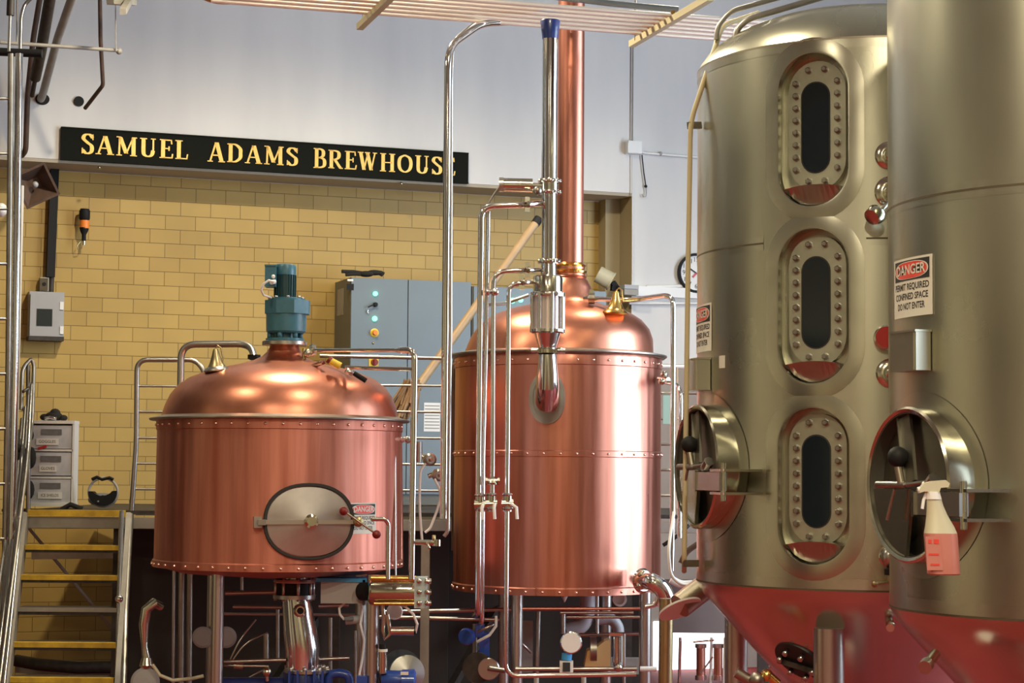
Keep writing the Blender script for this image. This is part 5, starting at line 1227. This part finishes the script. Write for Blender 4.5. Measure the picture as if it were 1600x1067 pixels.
# ================================================================== OVERHEAD PIPE RACK
ZR = 5.02
rl = ['overhead pipe nearest to the tanks side, lowest line of the rack', 'second overhead rack pipe from below', 'third overhead rack pipe from below', 'fourth overhead rack pipe from below',
      'fifth overhead rack pipe from below', 'sixth overhead rack pipe from below, just under the top edge']
for i, lab in enumerate(rl):
    d = i*6.3
    a = Pz(330, 1-d, ZR); b = Pz(1190, 66-d*1.0, ZR); c_ = Pz(1420, 84-d, ZR)
    o = obj('rack_pipe', MB().tube([a, b, c_], .0155, 12), 'rack_steel'); cat(o, lab, 'pipe', 'overhead rack pipes')
for (x0, y0, x1, y1, lab) in ((562, 42, 622, -16, 'grey strut channel under the overhead pipes above the sign'), (987, 69, 1110, -4, 'grey strut channel under the overhead pipes near the tanks')):
    t = thing('strut_channel', Pz(x0, y0, ZR), lab, 'channel', 'strut channels of the pipe rack')
    a = Pz(x0, y0, ZR-.03); b = Pz(x1, y1, ZR-.03)
    obj('channel', MB().bar(a, b, .045, .045), 'beige_paint', t)
    for i in range(6):
        d = i*6.3; 
        q0 = Pz(330, 1-d, ZR); q1_ = Pz(1190, 66-d, ZR)
        # crossing of the pipe line with the channel line
        A1, A2, B1, B2 = a, b, q0, q1_
        den = (A1.x-A2.x)*(B1.y-B2.y)-(A1.y-A2.y)*(B1.x-B2.x)
        X = ((A1.x*A2.y-A1.y*A2.x)*(B1.x-B2.x)-(A1.x-A2.x)*(B1.x*B2.y-B1.y*B2.x))/den; Y = ((A1.x*A2.y-A1.y*A2.x)*(B1.y-B2.y)-(A1.y-A2.y)*(B1.x*B2.y-B1.y*B2.x))/den
        obj('pipe_clamp', MB().box((X, Y, ZR+.0), (.03, .035, .06)), 'brass' if x0 > 900 else 'copper_dull', t)
    obj('hanger_rod', MB().cyl(Pz(x0+6, y0-6, ZR-.03), Pz(x0+6, y0-6, ZR-.03)*1+Vector((0, 0, 7.2-ZR)), .008, 8), 'satin', t)
t = thing('copper_duct', Pz(350, -5, 5.3), 'copper red duct end dipping in at the top edge above the sign', 'duct')
obj('duct', MB().sphere(P(350, -30, 14.6), 50*14.6/F, 28, (1.15, .6, .75)), 'copper_dull', t)
t = thing('blue_hose', P(900, -4, 13.3), 'pale blue pipe above the overhead rack near the copper stack', 'pipe')
obj('tube', MB().tube([P(840, -8, 13.6), P(960, 6, 13.6), P(1060, 15, 13.6)], .022, 12), 'cabinet', t)
# ================================================================== UNDER THE KETTLES
cat(obj('shade_screen', MB().box(P(450, 950, 16.2), (2.6, .06, 1.3)), 'dark_wall'), 'added dark screen standing in for shade under the platform behind the short kettle', 'screen')  # both dark screens are added in place of the platform's shade
cat(obj('shade_screen', MB().box(P(850, 950, 16.3), (1.6, .06, 1.3)), 'dark_wall'), 'added dark screen standing in for shade under the platform behind the tall kettle legs', 'screen')
cat(obj('partition_panel', MB().box((P(1090, 950, 15.9).x, 15.9, P(1090, 955, 15.9).z+.04), (.58, .05, .42)), 'plum_wall'), 'plum grey partition panel right of the tall kettle legs', 'panel')
w = struct(obj('window_5', MB().box(W(1085, 1025, .02), (.9, .04, .7), rz=WANG), 'pane_far'))
for (x, lab) in ((1095, 'left'), (1122, 'right')):
    t = thing('glass_cylinder_filter', P(x, 1060, 15.5), '%s one of two bright filter cylinders in the gap under the plum panel' % lab, 'filter', 'filters in the bright gap')
    obj('cylinder', MB().cyl(P(x, 1055, 15.5), P(x, 1012, 15.5), .035, 18), 'copper_dull', t)
    obj('cap', MB().cyl(P(x, 1012, 15.5), P(x, 1006, 15.5), .045, 18), 'chrome', t)
    obj('base', MB().cyl(P(x, 1062, 15.5), P(x, 1055, 15.5), .045, 18), 'chrome', t)
pipe('steel_post', [(1063, 996, 15.6), (1061, 1080, 15.6)], 5, 'chrome', 'thin bright post at the left of the bright gap')
pipe('steel_post', [(1112, 996, 15.5), (1110, 1080, 15.5)], 5, 'white_plastic', 'white upright between the two bright filter cylinders')
pipe('steel_post', [(1133, 996, 15.4), (1131, 1080, 15.4)], 5, 'white_plastic', 'white upright right of the bright filter cylinders')
pipe('steel_brace', [(1083, 1003, 15.45), (1116, 1000, 15.45)], 3, 'chrome', 'thin bright cross tube over the filter cylinders')
pipe('steel_brace', [(1095, 1052, 15.4), (1114, 1026, 15.4)], 3, 'chrome', 'thin slanted tube between the filter cylinders')
t = pipe('beige_column', [(1041, 935, 12.6), (1039, 1110, 12.6)], 22, 'dull_brass', 'brassy round column right of the tall kettle legs', 'column')
# slanted cut tube
t = thing('slanted_tube', P(1070, 945, 11.9), 'slanted steel tube with pale flat end sticking out left of the tank cone', 'tube')
a = P(1062, 947, 11.9); b = P(1108, 912, 12.0)
obj('tube', MB().cyl(a, b, .075, 28), 'weld', t)
dirn = (a-b).normalized(); obj('end_plate', MB().lathe([(.0, .0), (.135, .0), (.135, .012), (0, .014)], a-Vector((0, 0, .01)), 32, axis=(.32, -.42, -.85)), 'white_plastic', t)
# kettle outlet at lower right of the tall kettle
t = thing('outlet_elbow', P(1010, 910, 13.3), 'large polished outlet elbow at the lower right of the tall kettle', 'fitting')
obj('elbow', MB().tube([P(996, 903, 13.6), P(1002, 907, 13.3), P(1018, 908, 13.2), P(1034, 918, 13.2), P(1042, 935, 13.2), P(1038, 950, 13.2)], .058, 18, bend=.06), 'chrome', t)
obj('clamp', MB().lathe([(.07, 0), (.085, .02), (.07, .04)], P(1001, 907, 13.38), 20, axis=(.7, -1, 0)), 'polished', t)
obj('clamp_nut', MB().sphere(P(1003, 898, 13.25), .03, 10).sphere(P(1000, 915, 13.25), .03, 10), 'polished', t)
obj('branch', MB().tube([P(1005, 915, 13.25), P(1025, 912, 13.2), P(1030, 930, 13.2), P(1022, 945, 13.2), P(1008, 948, 13.2)], .018, 12), 'chrome', t)
pipe('white_hose', [(1053, 800, 13.0), (1044, 860, 12.8), (1048, 900, 12.8), (1066, 915, 12.8), (1086, 912, 12.8)], 5, 'white_plastic', 'white hose looping at the lower right of the tall kettle', bend=.1)
pipe('pale_duct', [(1048, 905, 13.4), (1064, 914, 13.4), (1086, 912, 13.4), (1080, 928, 13.4)], 13, 'white_plastic', 'fat pale duct behind the white hose', bend=.1)
pipe('black_rod', [(1036, 852, 14.2), (1062, 835, 14.2), (1088, 808, 14.4)], 6, 'black', 'slanted black rod right of the tall kettle')
pipe('brown_hose', [(1090, 850, 13.2), (1072, 862, 13.2), (1064, 880, 13.2)], 9, 'brown_iron', 'short dark hose beside the slanted black rod', bend=.1)
# --- outlet train of the short kettle
YO = 13.35; uo = YO/F
def zo(x, y): return P(x, y, YO)
co = P(463, 735, YO); co.z = 0
def zz_(y): return Zp(463, y, YO)
t = thing('outlet_valve', zo(463, 935), 'black butterfly valve between two steel flanges under the short kettle', 'valve')
obj('top_flange', MB().lathe([(32*uo, zz_(910)), (33*uo, zz_(908)), (32*uo, zz_(905)), (20*uo, zz_(904)), (20*uo, zz_(893))], co, 36), 'satin', t)
obj('valve_body', MB().lathe([(29*uo, zz_(929)), (29*uo, zz_(911))], co, 32), 'black', t)
obj('lower_flange', MB().lathe([(33*uo, zz_(935)), (33*uo, zz_(929))], co, 36), 'satin', t)
for k in range(8):
    a = k*PI/4+.3; p = co+Vector((math.cos(a)*29.5*uo, math.sin(a)*29.5*uo, 0))
    obj('stud', MB().cyl(p+Vector((0, 0, zz_(938))), p+Vector((0, 0, zz_(902))), .012, 8), 'satin', t)
t = thing('outlet_pipe', zo(470, 1045), 'fat polished outlet pipe bulging down to the blue pump', 'pipe')
obj('bend', MB().tube([zo(463, 934), zo(465, 955), zo(469, 985), zo(473, 1015), zo(473, 1046)], [22*uo, 23*uo, 26*uo, 27*uo, 26*uo], 32), 'chrome', t)
obj('port', MB().lathe([(.03, 0), (.045, .02), (.03, .06)], zo(470, 952)+Vector((0, -.08, 0)), 16, axis=(.2, -1, 0)), 'polished', t)
obj('port_bore', MB().lathe([(.022, 0), (.022, .004)], zo(470, 952)+Vector((.012, -.142, 0)), 14, axis=(.2, -1, 0)), 'black', t)
obj('base_flange', MB().lathe([(35*uo, 0), (35*uo, .018), (26*uo, .022)], zo(479, 1050), 36), 'satin', t)
for k in range(8):
    a = k*PI/4; p = zo(479, 1048)+Vector((math.cos(a)*31*uo, math.sin(a)*31*uo, 0)); obj('bolt', MB().cyl(p, p+Vector((0, 0, .035)), .014, 8), 'satin', t)
t = thing('feed_pump', zo(480, 1100), 'dark blue pump casing with ribs at the bottom under the outlet pipe', 'pump')
obj('casing', MB().lathe([(32*uo, zz_(1090)), (34*uo, zz_(1070)), (31*uo, zz_(1051))], zo(479, 735)*Vector((1, 1, 0)) if False else Vector((zo(479, 735).x, YO, 0)), 32), 'blue_dark', t)
for k in range(5): obj('rib', MB().box(P(452+k*13, 1060, YO-.14), (.014, .02, .1)), 'blue', t)
obj('suction', MB().cyl(P(330, 1072, YO), P(450, 1072, YO), .06, 20), 'blue_dark', t)
t = thing('blue_bracket', P(532, 1060, YO), 'blue loop shaped bracket beside the pump at the bottom', 'bracket')
obj('loop', MB().tube([P(512, 1080, YO), P(514, 1054, YO), P(530, 1051, YO), P(545, 1055, YO), P(548, 1080, YO)], .03, 14, bend=.05), 'blue', t)
obj('bolts', MB().sphere(P(505, 1042, YO), .02, 8).sphere(P(511, 1047, YO), .02, 8), 'satin', t)
t = thing('drive_box', P(536, 940, 13.1), 'flat grey drive box with blue top plate under the short kettle', 'box')
obj('box', MB().box(P(536, 924, 13.1), (63*uo, .22, 33*uo)), 'grey_plastic', t)
obj('blue_plate', MB().box(P(535, 905, 13.1), (76*uo, .24, 5.5*uo)), 'blue_light', t)
obj('end_plate', MB().box(P(570.5, 924, 13.1), (4*uo, .24, 38*uo)), 'cabinet', t)
t = thing('pneumatic_cylinder', P(618, 945, 12.9), 'shiny horizontal actuator cylinder with pale bolted end plate under the short kettle', 'actuator')
um_ = 12.9/F
obj('cylinder', MB().lathe([(15*um_, -.005), (20*um_, .005), (21.5*um_, .02), (21.5*um_, 72*um_)], P(577, 924, 12.9), 40, axis=(1, 0, 0)), 'polished', t)
obj('end_plate', MB().box(P(658, 925, 12.9), (19*um_, 45*um_, 47*um_)), 'pale_steel', t)
for dx in (-4, 8):
    for dy in (-17, 0, 17): obj('bolt', MB().sphere(P(659+dx, 925+dy, 12.78), .018, 10), 'polished', t)
for dy in (-17, 0, 17): obj('bolt', MB().cyl(P(667, 925+dy, 12.9), P(674, 925+dy, 12.9), .018, 10), 'polished', t)
obj('tie_bar', MB().cyl(P(584, 943, 12.82), P(648, 943, 12.82), .012, 10).cyl(P(580, 903, 12.85), P(650, 904, 12.85), .02, 10), 'brass', t)
obj('coupling', MB().cyl(P(566, 924, 12.95), P(578, 924, 12.9), .06, 20), 'black', t)
pipe('frame_post', [(579, 940, 13.3), (578, 1110, 13.3)], 12, 'grey_paint', 'grey square looking frame post under the actuator', 'post')
cat(obj('frame_post', MB().box((P(664, 950, 13.9).x, 13.9, .72), (.06, .06, 1.44)), 'grey_paint'), 'tall grey frame post right of the short kettle legs', 'post')
pipe('riser_pipe', [(589, 940, 12.95), (588, 1056, 12.95)], 8, 'chrome', 'bright riser pipe below the shiny actuator cylinder')
t = thing('inline_filter', P(598, 1050, 12.9), 'small upright inline filter beside the bright riser', 'filter')
obj('body', MB().cyl(P(598, 1052, 12.9), P(598, 1014, 12.9), .026, 16), 'polished', t); obj('cap', MB().cyl(P(598, 1014, 12.9), P(598, 1006, 12.9), .022, 14), 'black', t)
obj('collar', MB().cyl(P(598, 1018, 12.9), P(598, 1014, 12.9), .032, 14), 'white_plastic', t)
t = thing('coil_spring_hose', P(600, 990, 12.95), 'steel flexible hose behind the shiny cylinder', 'hose')
obj('hose', MB().tube([P(597, 945, 12.95), P(600, 965, 12.95), P(598, 985, 12.95), P(602, 998, 12.95), P(610, 990, 12.95), P(605, 960, 12.95)], .016, 10), 'polished', t)
t = thing('white_gauge', P(617, 958, 13.1), 'round white gauge half hidden under the shiny cylinder', 'gauge')
obj('case', MB().lathe([(.052, 0), (.054, .03), (.048, .035)], P(617, 955, 13.1), 24, axis=(0, -1, 0)), 'white_plastic', t)
t = thing('sensor', P(630, 986, 12.9), 'small horizontal steel sensor with white cable', 'sensor')
obj('body', MB().cyl(P(611, 986, 12.9), P(647, 986, 12.9), 7*um_, 20), 'polished', t); obj('cap', MB().cyl(P(646, 986, 12.9), P(650, 986, 12.9), .02, 14), 'black', t)
obj('cable', MB().tube([P(649, 988, 12.9), P(652, 975, 12.85), P(646, 960, 12.85), P(634, 948, 12.85), P(625, 945, 12.9)], .009, 8), 'white_plastic', t)
t = thing('limit_switch', P(550, 975, 13.1), 'dark limit switch with pale cable loop under the grey drive box', 'switch')
obj('body', MB().cyl(P(540, 970, 13.1), P(566, 967, 13.1), .028, 14), 'grey_plastic', t)
obj('cap', MB().box(P(545, 966, 13.05), (.06, .03, .02)), 'cabinet', t)
obj('cable', MB().tube([P(538, 968, 13.05), P(531, 960, 13.05), P(530, 950, 13.05), P(540, 940, 13.05), P(547, 934, 13.05)], .008, 8), 'white_plastic', t)
obj('cable', MB().tube([P(562, 937, 13.05), P(567, 950, 13.05), P(563, 975, 13.0), P(569, 1000, 13.0), P(566, 1030, 13.0), P(560, 1060, 13.0)], .008, 8), 'white_plastic', t)
t = thing('pump_motor', P(622, 1060, 13), 'bright blue pump motor with silver disc at the bottom under the short kettle', 'motor')
obj('motor', MB().lathe([(.05, 0), (.062, .02), (.062, .19), (.05, .21)], P(596, 1062, 12.95), 28, axis=(1, 0, 0)), 'blue', t)
obj('cowl', MB().lathe([(.075, 0), (.078, .08), (.06, .09)], P(628, 1064, 12.93), 28, axis=(1, 0, 0)), 'blue', t)
obj('silver_disc', MB().lathe([(.12, 0), (.12, .02), (.02, .04)], P(635, 1052, 13.15), 36, axis=(.35, -1, .1)), 'satin', t)
obj('black_disc', MB().lathe([(.15, 0), (.15, .04)], P(624, 1050, 13.3), 36, axis=(.35, -1, .1)), 'rubber', t)
obj('label_plate', MB().box(P(632, 1052, 12.86), (.05, .01, .02)), 'white_plastic', t)
obj('terminal_box', MB().box(P(566, 1064, 12.9), (.07, .08, .07)), 'blue', t)
# left lower cluster
t = thing('sample_pump', P(228, 1060, 13.6), 'chrome curved pipe rising from a round grey motor end at lower left', 'pump')
obj('curved_pipe', MB().tube([P(231, 1042, 13.6), P(226, 1010, 13.6), P(225, 975, 13.6), P(229, 952, 13.6), P(240, 942, 13.6), P(250, 947, 13.7)], [.035, .02, .035, .036, .035, .03], 18), 'polished', t)
obj('motor_end', MB().lathe([(.09, 0), (.1, .03), (.08, .05), (.03, .055)], P(228, 1066, 13.6), 32, axis=(0, -1, .1)), 'grey_plastic', t)
obj('nozzle', MB().lathe([(.035, 0), (.05, .03), (.035, .08)], P(229, 1046, 13.6), 18), 'polished', t)
obj('cable', MB().tube([P(238, 1038, 13.5), P(250, 1055, 13.5), P(270, 1063, 13.5), P(300, 1060, 13.5), P(318, 1056, 13.5)], .012, 8), 'cream_plastic', t)
for (x, w_, m, lab, Y) in ((272, 5, 'satin', 'thin steel post behind the short kettle, leftmost', 14.3), (284, 9, 'old_steel', 'second dark steel pipe from the left under the short kettle', 14.2), (297, 9, 'old_steel', 'third dark steel pipe from the left under the short kettle', 14.3)):
    pipe('standpipe', [(x, 885, Y), (x-2, 1110, Y)], w_, m, lab, group=None)
for (x, y, Y) in ((318, 995, 14.0), (354, 995, 13.9)):
    t = thing('dial', P(x, y, Y), 'round pale dial under the short kettle, ' + ('left of its front left leg' if x < 330 else 'right of its front left leg'), 'gauge', 'dials under the short kettle')
    obj('dial_case', MB().lathe([(.07, 0), (.075, .03), (.06, .04)], P(x, y, Y), 24, axis=(0, -1, 0)), 'grey_plastic', t)
HP = [((352, 927, 13.9), (440, 925, 13.9), 6, 'steel tube just under the short kettle floor'), ((364, 948, 13.8), (440, 949, 13.8), 5, 'thin steel tube at the height of the outlet flange'),
      ((350, 1034, 13.3), (447, 1031, 13.3), 6, 'level steel tube with small valves left of the outlet pipe'), ((498, 1030, 13.5), (546, 1028, 13.5), 6, 'short bright tube right of the outlet pipe'),
      ((498, 947, 13.6), (545, 945, 13.6), 6, 'short steel tube under the grey drive box'), ((330, 959, 14.1), (560, 961, 14.1), 4, 'long thin tube crossing behind the outlet pipe'), ((590, 964, 14.2), (780, 968, 14.2), 6, 'long tube linking the undersides of both kettles'),
      ((600, 956, 14.4), (905, 950, 14.3), 6, 'upper tube linking the undersides of both kettles')]
for (a, b, w_, lab) in HP: pipe('process_pipe', [a, b], w_, 'satin', lab)
for (x, y0_, y1_, w_, lab) in ((378, 893, 922, 5, 'short drop tube left of the outlet valve'), (434, 952, 1030, 6, 'upright tube directly left of the fat outlet pipe'), (416, 990, 1030, 9, 'upright cylinder left of the fat outlet pipe'), (516, 965, 1050, 7, 'upright dark tube right of the outlet pipe'), (555, 985, 1067, 5, 'thin upright tube near the limit switch')):
    pipe('process_pipe', [(x, y0_, 13.8), (x, y1_, 13.8)], w_, 'old_steel', lab)
for (p, q_, r_, lab) in (((360, 1030), (374, 1000), (400, 968), 'thin curved cable rising beside the left dial'), ((362, 1034), (382, 1005), (418, 988), 'lower thin curved cable beside the left dial'), ((380, 1064), (400, 1052), (412, 1047), 'short slanted cable at the bottom left of the outlet pipe')):
    pipe('curved_cable', [(p[0], p[1], 13.4), (q_[0], q_[1], 13.4), (r_[0], r_[1], 13.5)], 2.5, 'satin', lab, 'cable', bend=.2)
t = thing('small_valve', P(417, 1050, 13.2), 'small round steel valve left of the pump at the bottom', 'valve')
obj('valve_body', MB().sphere(P(417, 1050, 13.2), .032, 12).cyl(P(417, 1050, 13.2), P(418, 1064, 13.2), .014, 10), 'polished', t)
t = thing('small_valve', P(373, 1040, 13.2), 'tiny inline steel valve on the level tube left of the outlet pipe', 'valve')
obj('valve_body', MB().cyl(P(366, 1040, 13.2), P(380, 1041, 13.2), .02, 12).cyl(P(350, 1040, 13.2), P(420, 1041, 13.2), .008, 8), 'polished', t)
# between the kettles
t = thing('rail_valve', P(672, 850, 12.72), 'small steel valve with hose between the kettles at platform height', 'valve')
obj('valve_body', MB().cyl(P(646, 847, 12.7), P(684, 848, 12.74), .018, 14).cyl(P(682, 843, 12.74), P(682, 853, 12.74), .028, 14), 'polished', t)
obj('lever', MB().cyl(P(668, 848, 12.7), P(671, 857, 12.66), .008, 8), 'polished', t)
obj('stem', MB().cyl(P(678, 847, 12.73), P(678, 836, 12.73), .012, 8), 'dull_brass', t)
for i, (x, y, lab) in enumerate(((669, 718, 'upper one of two round pinkish valves between the kettles'), (683, 742, 'lower one of two round pinkish valves between the kettles'))):
    t = thing('round_valve', P(x, y, 13.8), lab, 'valve', 'round valves between the kettles')
    obj('valve_body', MB().lathe([(.03, 0), (.045, .02), (.045, .06), (.03, .075)], P(x, y, 13.8), 20, axis=(.3, -1, 0)), 'satin', t)
    obj('hub', MB().lathe([(.015, .07), (.012, .1)], P(x, y, 13.8), 12, axis=(.3, -1, 0)), 'copper_dull', t)
    obj('arm', MB().cyl(P(x-14, y+(-8 if i == 0 else 2), 13.85), P(x-4, y-2, 13.85), .018, 10), 'polished', t)
    obj('tail_hose', MB().tube([P(x-4, y+6, 13.7)] + ([P(657, 735, 13.7), P(655, 790, 13.7), P(660, 850, 13.7)] if i == 0 else [P(690, 770, 13.7), P(684, 795, 13.7), P(672, 826, 13.7), P(664, 832, 13.7)]), .009, 8, bend=.15), 'white_plastic', t)
cat(obj('upright_cylinder', MB().cyl(P(655, 690, 13.7), P(655, 722, 13.7), .02, 12), 'satin'), 'small upright steel cylinder left of the round valves', 'fitting')
# under the tall kettle
t = thing('blue_valve', P(735, 1000, 13.9), 'blue valve with round blue cap left of the tall kettle legs', 'valve')
obj('blue_cap', MB().lathe([(.055, 0), (.06, .03), (.05, .06)], P(731, 994, 13.9), 24, axis=(-.3, -1, 0)), 'blue', t)
obj('blue_body', MB().box(P(757, 1010, 13.95), (.07, .07, .20)).box(P(750, 985, 13.95), (.06, .06, .09)), 'blue', t)
obj('cable', MB().tube([P(745, 1003, 13.8), P(765, 992, 13.8), P(775, 978, 13.8), P(775, 962, 13.8)], .01, 8), 'white_plastic', t)
obj('cable', MB().tube([P(746, 987, 13.8), P(772, 975, 13.8)], .01, 8), 'satin', t)
t = thing('shaft_disc', P(763, 1045, 13.7), 'silver disc with shaft on a dark round housing left of the tall kettle legs', 'coupling')
obj('disc', MB().lathe([(.072, 0), (.075, .012), (.07, .02)], P(764, 1045, 13.55), 32, axis=(-.15, -1, 0)), 'satin', t)
obj('shaft', MB().cyl(P(763, 1044, 13.5), P(790, 1048, 13.45), .018, 14), 'old_steel', t)
obj('housing', MB().lathe([(.10, 0), (.105, .06)], P(748, 1042, 13.75), 32, axis=(-.15, -1, 0)), 'dark_iron', t)
t = thing('pressure_gauge', P(892, 1003, 13.5), 'round white gauge with blue neck under the tall kettle', 'gauge')
obj('case', MB().lathe([(.07, 0), (.074, .03), (.074, .05), (.066, .055)], P(892, 1003, 13.5), 32, axis=(0, -1, 0)), 'chrome', t)
obj('gauge_face', MB().lathe([(.066, .0), (.066, .058)], P(892, 1003, 13.5), 32, axis=(0, -1, 0)), 'clock_face', t)
obj('blue_neck', MB().cyl(P(886, 1021, 13.5), P(885, 1031, 13.5), .035, 16), 'blue_light', t)
obj('block', MB().box(P(885, 1042, 13.5), (.09, .05, .085)), 'white_plastic', t); obj('block_window', MB().box(P(885, 1042, 13.46), (.05, .02, .06)), 'rubber', t)
t = thing('dusty_motor', P(937, 1035, 13.9), 'tan dusty motor block behind the small filter under the tall kettle', 'motor')
mb = MB(); mb.prism([(-.11, -.09), (.07, -.09), (.07, .10), (.03, .09), (-.02, .05), (-.09, .02)], P(938, 1022, 13.95), (1, 0, 0), (0, 0, 1), (0, .2, 0)); obj('block', mb, 'tan_dust', t)
obj('drum', MB().cyl(P(922, 1015, 14.0), P(932, 1015, 14.0), .09, 24), 'old_steel', t)
t = thing('inline_filter', P(963, 1030, 13.5), 'upright steel filter cylinder hanging under the tall kettle', 'filter')
obj('cylinder', MB().cyl(P(964, 1035, 13.5), P(964, 995, 13.5), .031, 20), 'polished', t); obj('head', MB().box(P(962, 991, 13.5), (.09, .05, .018)), 'copper_dull', t)
obj('tip', MB().cyl(P(964, 1035, 13.5), P(965, 1045, 13.5), .012, 10).sphere(P(966, 1043, 13.48), .03, 10), 'polished', t)
for (x0, lab) in ((905, 'left one of two fat pale elbow pipes under the tall kettle'), (966, 'right one of two fat pale elbow pipes under the tall kettle')):
    pts = [(918, 925, 14.6), (918, 960, 14.6), (910, 978, 14.6), (885, 985, 14.6)] if x0 == 905 else [(930, 968, 14.6), (955, 966, 14.6), (966, 978, 14.6), (967, 1040, 14.6)]
    pipe('elbow_pipe', pts, 24 if x0 == 905 else 18, 'grey_plastic', lab, bend=.16, n=20)
for (a, b, w_, m, lab) in (((805, 1045, 13.6), (995, 1045, 13.6), 7, 'satin', 'level tube carrying the white gauge under the tall kettle'), ((816, 951, 13.6), (1000, 951, 13.6), 5, 'copper_dull', 'coppery level tube just below the tall kettle'),
      ((875, 957, 13.8), (990, 957, 13.8), 5, 'satin', 'pale level tube below the coppery one'), ((885, 964, 13.7), (1000, 964, 13.7), 5, 'satin', 'third level tube down under the tall kettle'), ((905, 992, 14.2), (1000, 990, 14.2), 6, 'satin', 'level tube at the height of the filter head'),
      ((933, 925, 14.2), (933, 990, 14.2), 6, 'satin', 'upright tube between the two fat pale elbows'), ((841, 955, 14.1), (838, 1060, 14.1), 8, 'old_steel', 'upright post right of the front left leg of the tall kettle'),
      ((880, 955, 14.2), (880, 990, 14.2), 8, 'satin', 'short upright tube above the white gauge'), ((975, 990, 14.1), (975, 1067, 14.1), 5, 'satin', 'upright tube beside the filter cylinder'), ((1000, 1045, 13.5), (1026, 1045, 13.5), 8, 'white_plastic', 'short white tube right of the tall kettle leg'),
      ((838, 1056, 13.3), (838, 1090, 13.3), 8, 'grey_paint', 'short post under the bright level pipe, left'), ((912, 1056, 13.3), (912, 1090, 13.3), 8, 'grey_paint', 'short post under the bright level pipe, middle'), ((742, 975, 14.0), (740, 1110, 14.0), 8, 'old_steel', 'upright dark pipe behind the round blue cap')):
    pipe('process_pipe', [a, b], w_, m, lab)
cat(obj('white_funnel', MB().cyl(P(882, 930, 13.6), P(882, 941, 13.6), .03, 3, r2=.004), 'white_plastic'), 'small white pointed funnel under the tall kettle edge', 'funnel')
t = thing('ring_fitting', P(968, 936, 13.9), 'open pale ring fitting under the tall kettle', 'fitting')
obj('ring', MB().lathe([(.035, 0), (.05, .0), (.05, .03), (.035, .03), (.035, 0)], P(968, 936, 13.9), 24, axis=(0, -1, 0)), 'white_plastic', t)
cat(obj('relay_box', MB().box(P(822, 1010, 14.8), (.10, .04, .38)), 'grey_paint'), 'small grey box behind the front left leg of the tall kettle', 'box')
cat(obj('valve_bracket', MB().box(P(975, 1040, 14.9), (.25, .05, .12)), 'grey_paint'), 'grey bracket plate low behind the filter cylinder', 'bracket')
cat(obj('junction_rod', MB().tube([P(800, 990, 14.6), P(830, 1020, 14.6)], .01, 8), 'satin'), 'thin slanted rod behind the left leg of the tall kettle', 'rod')
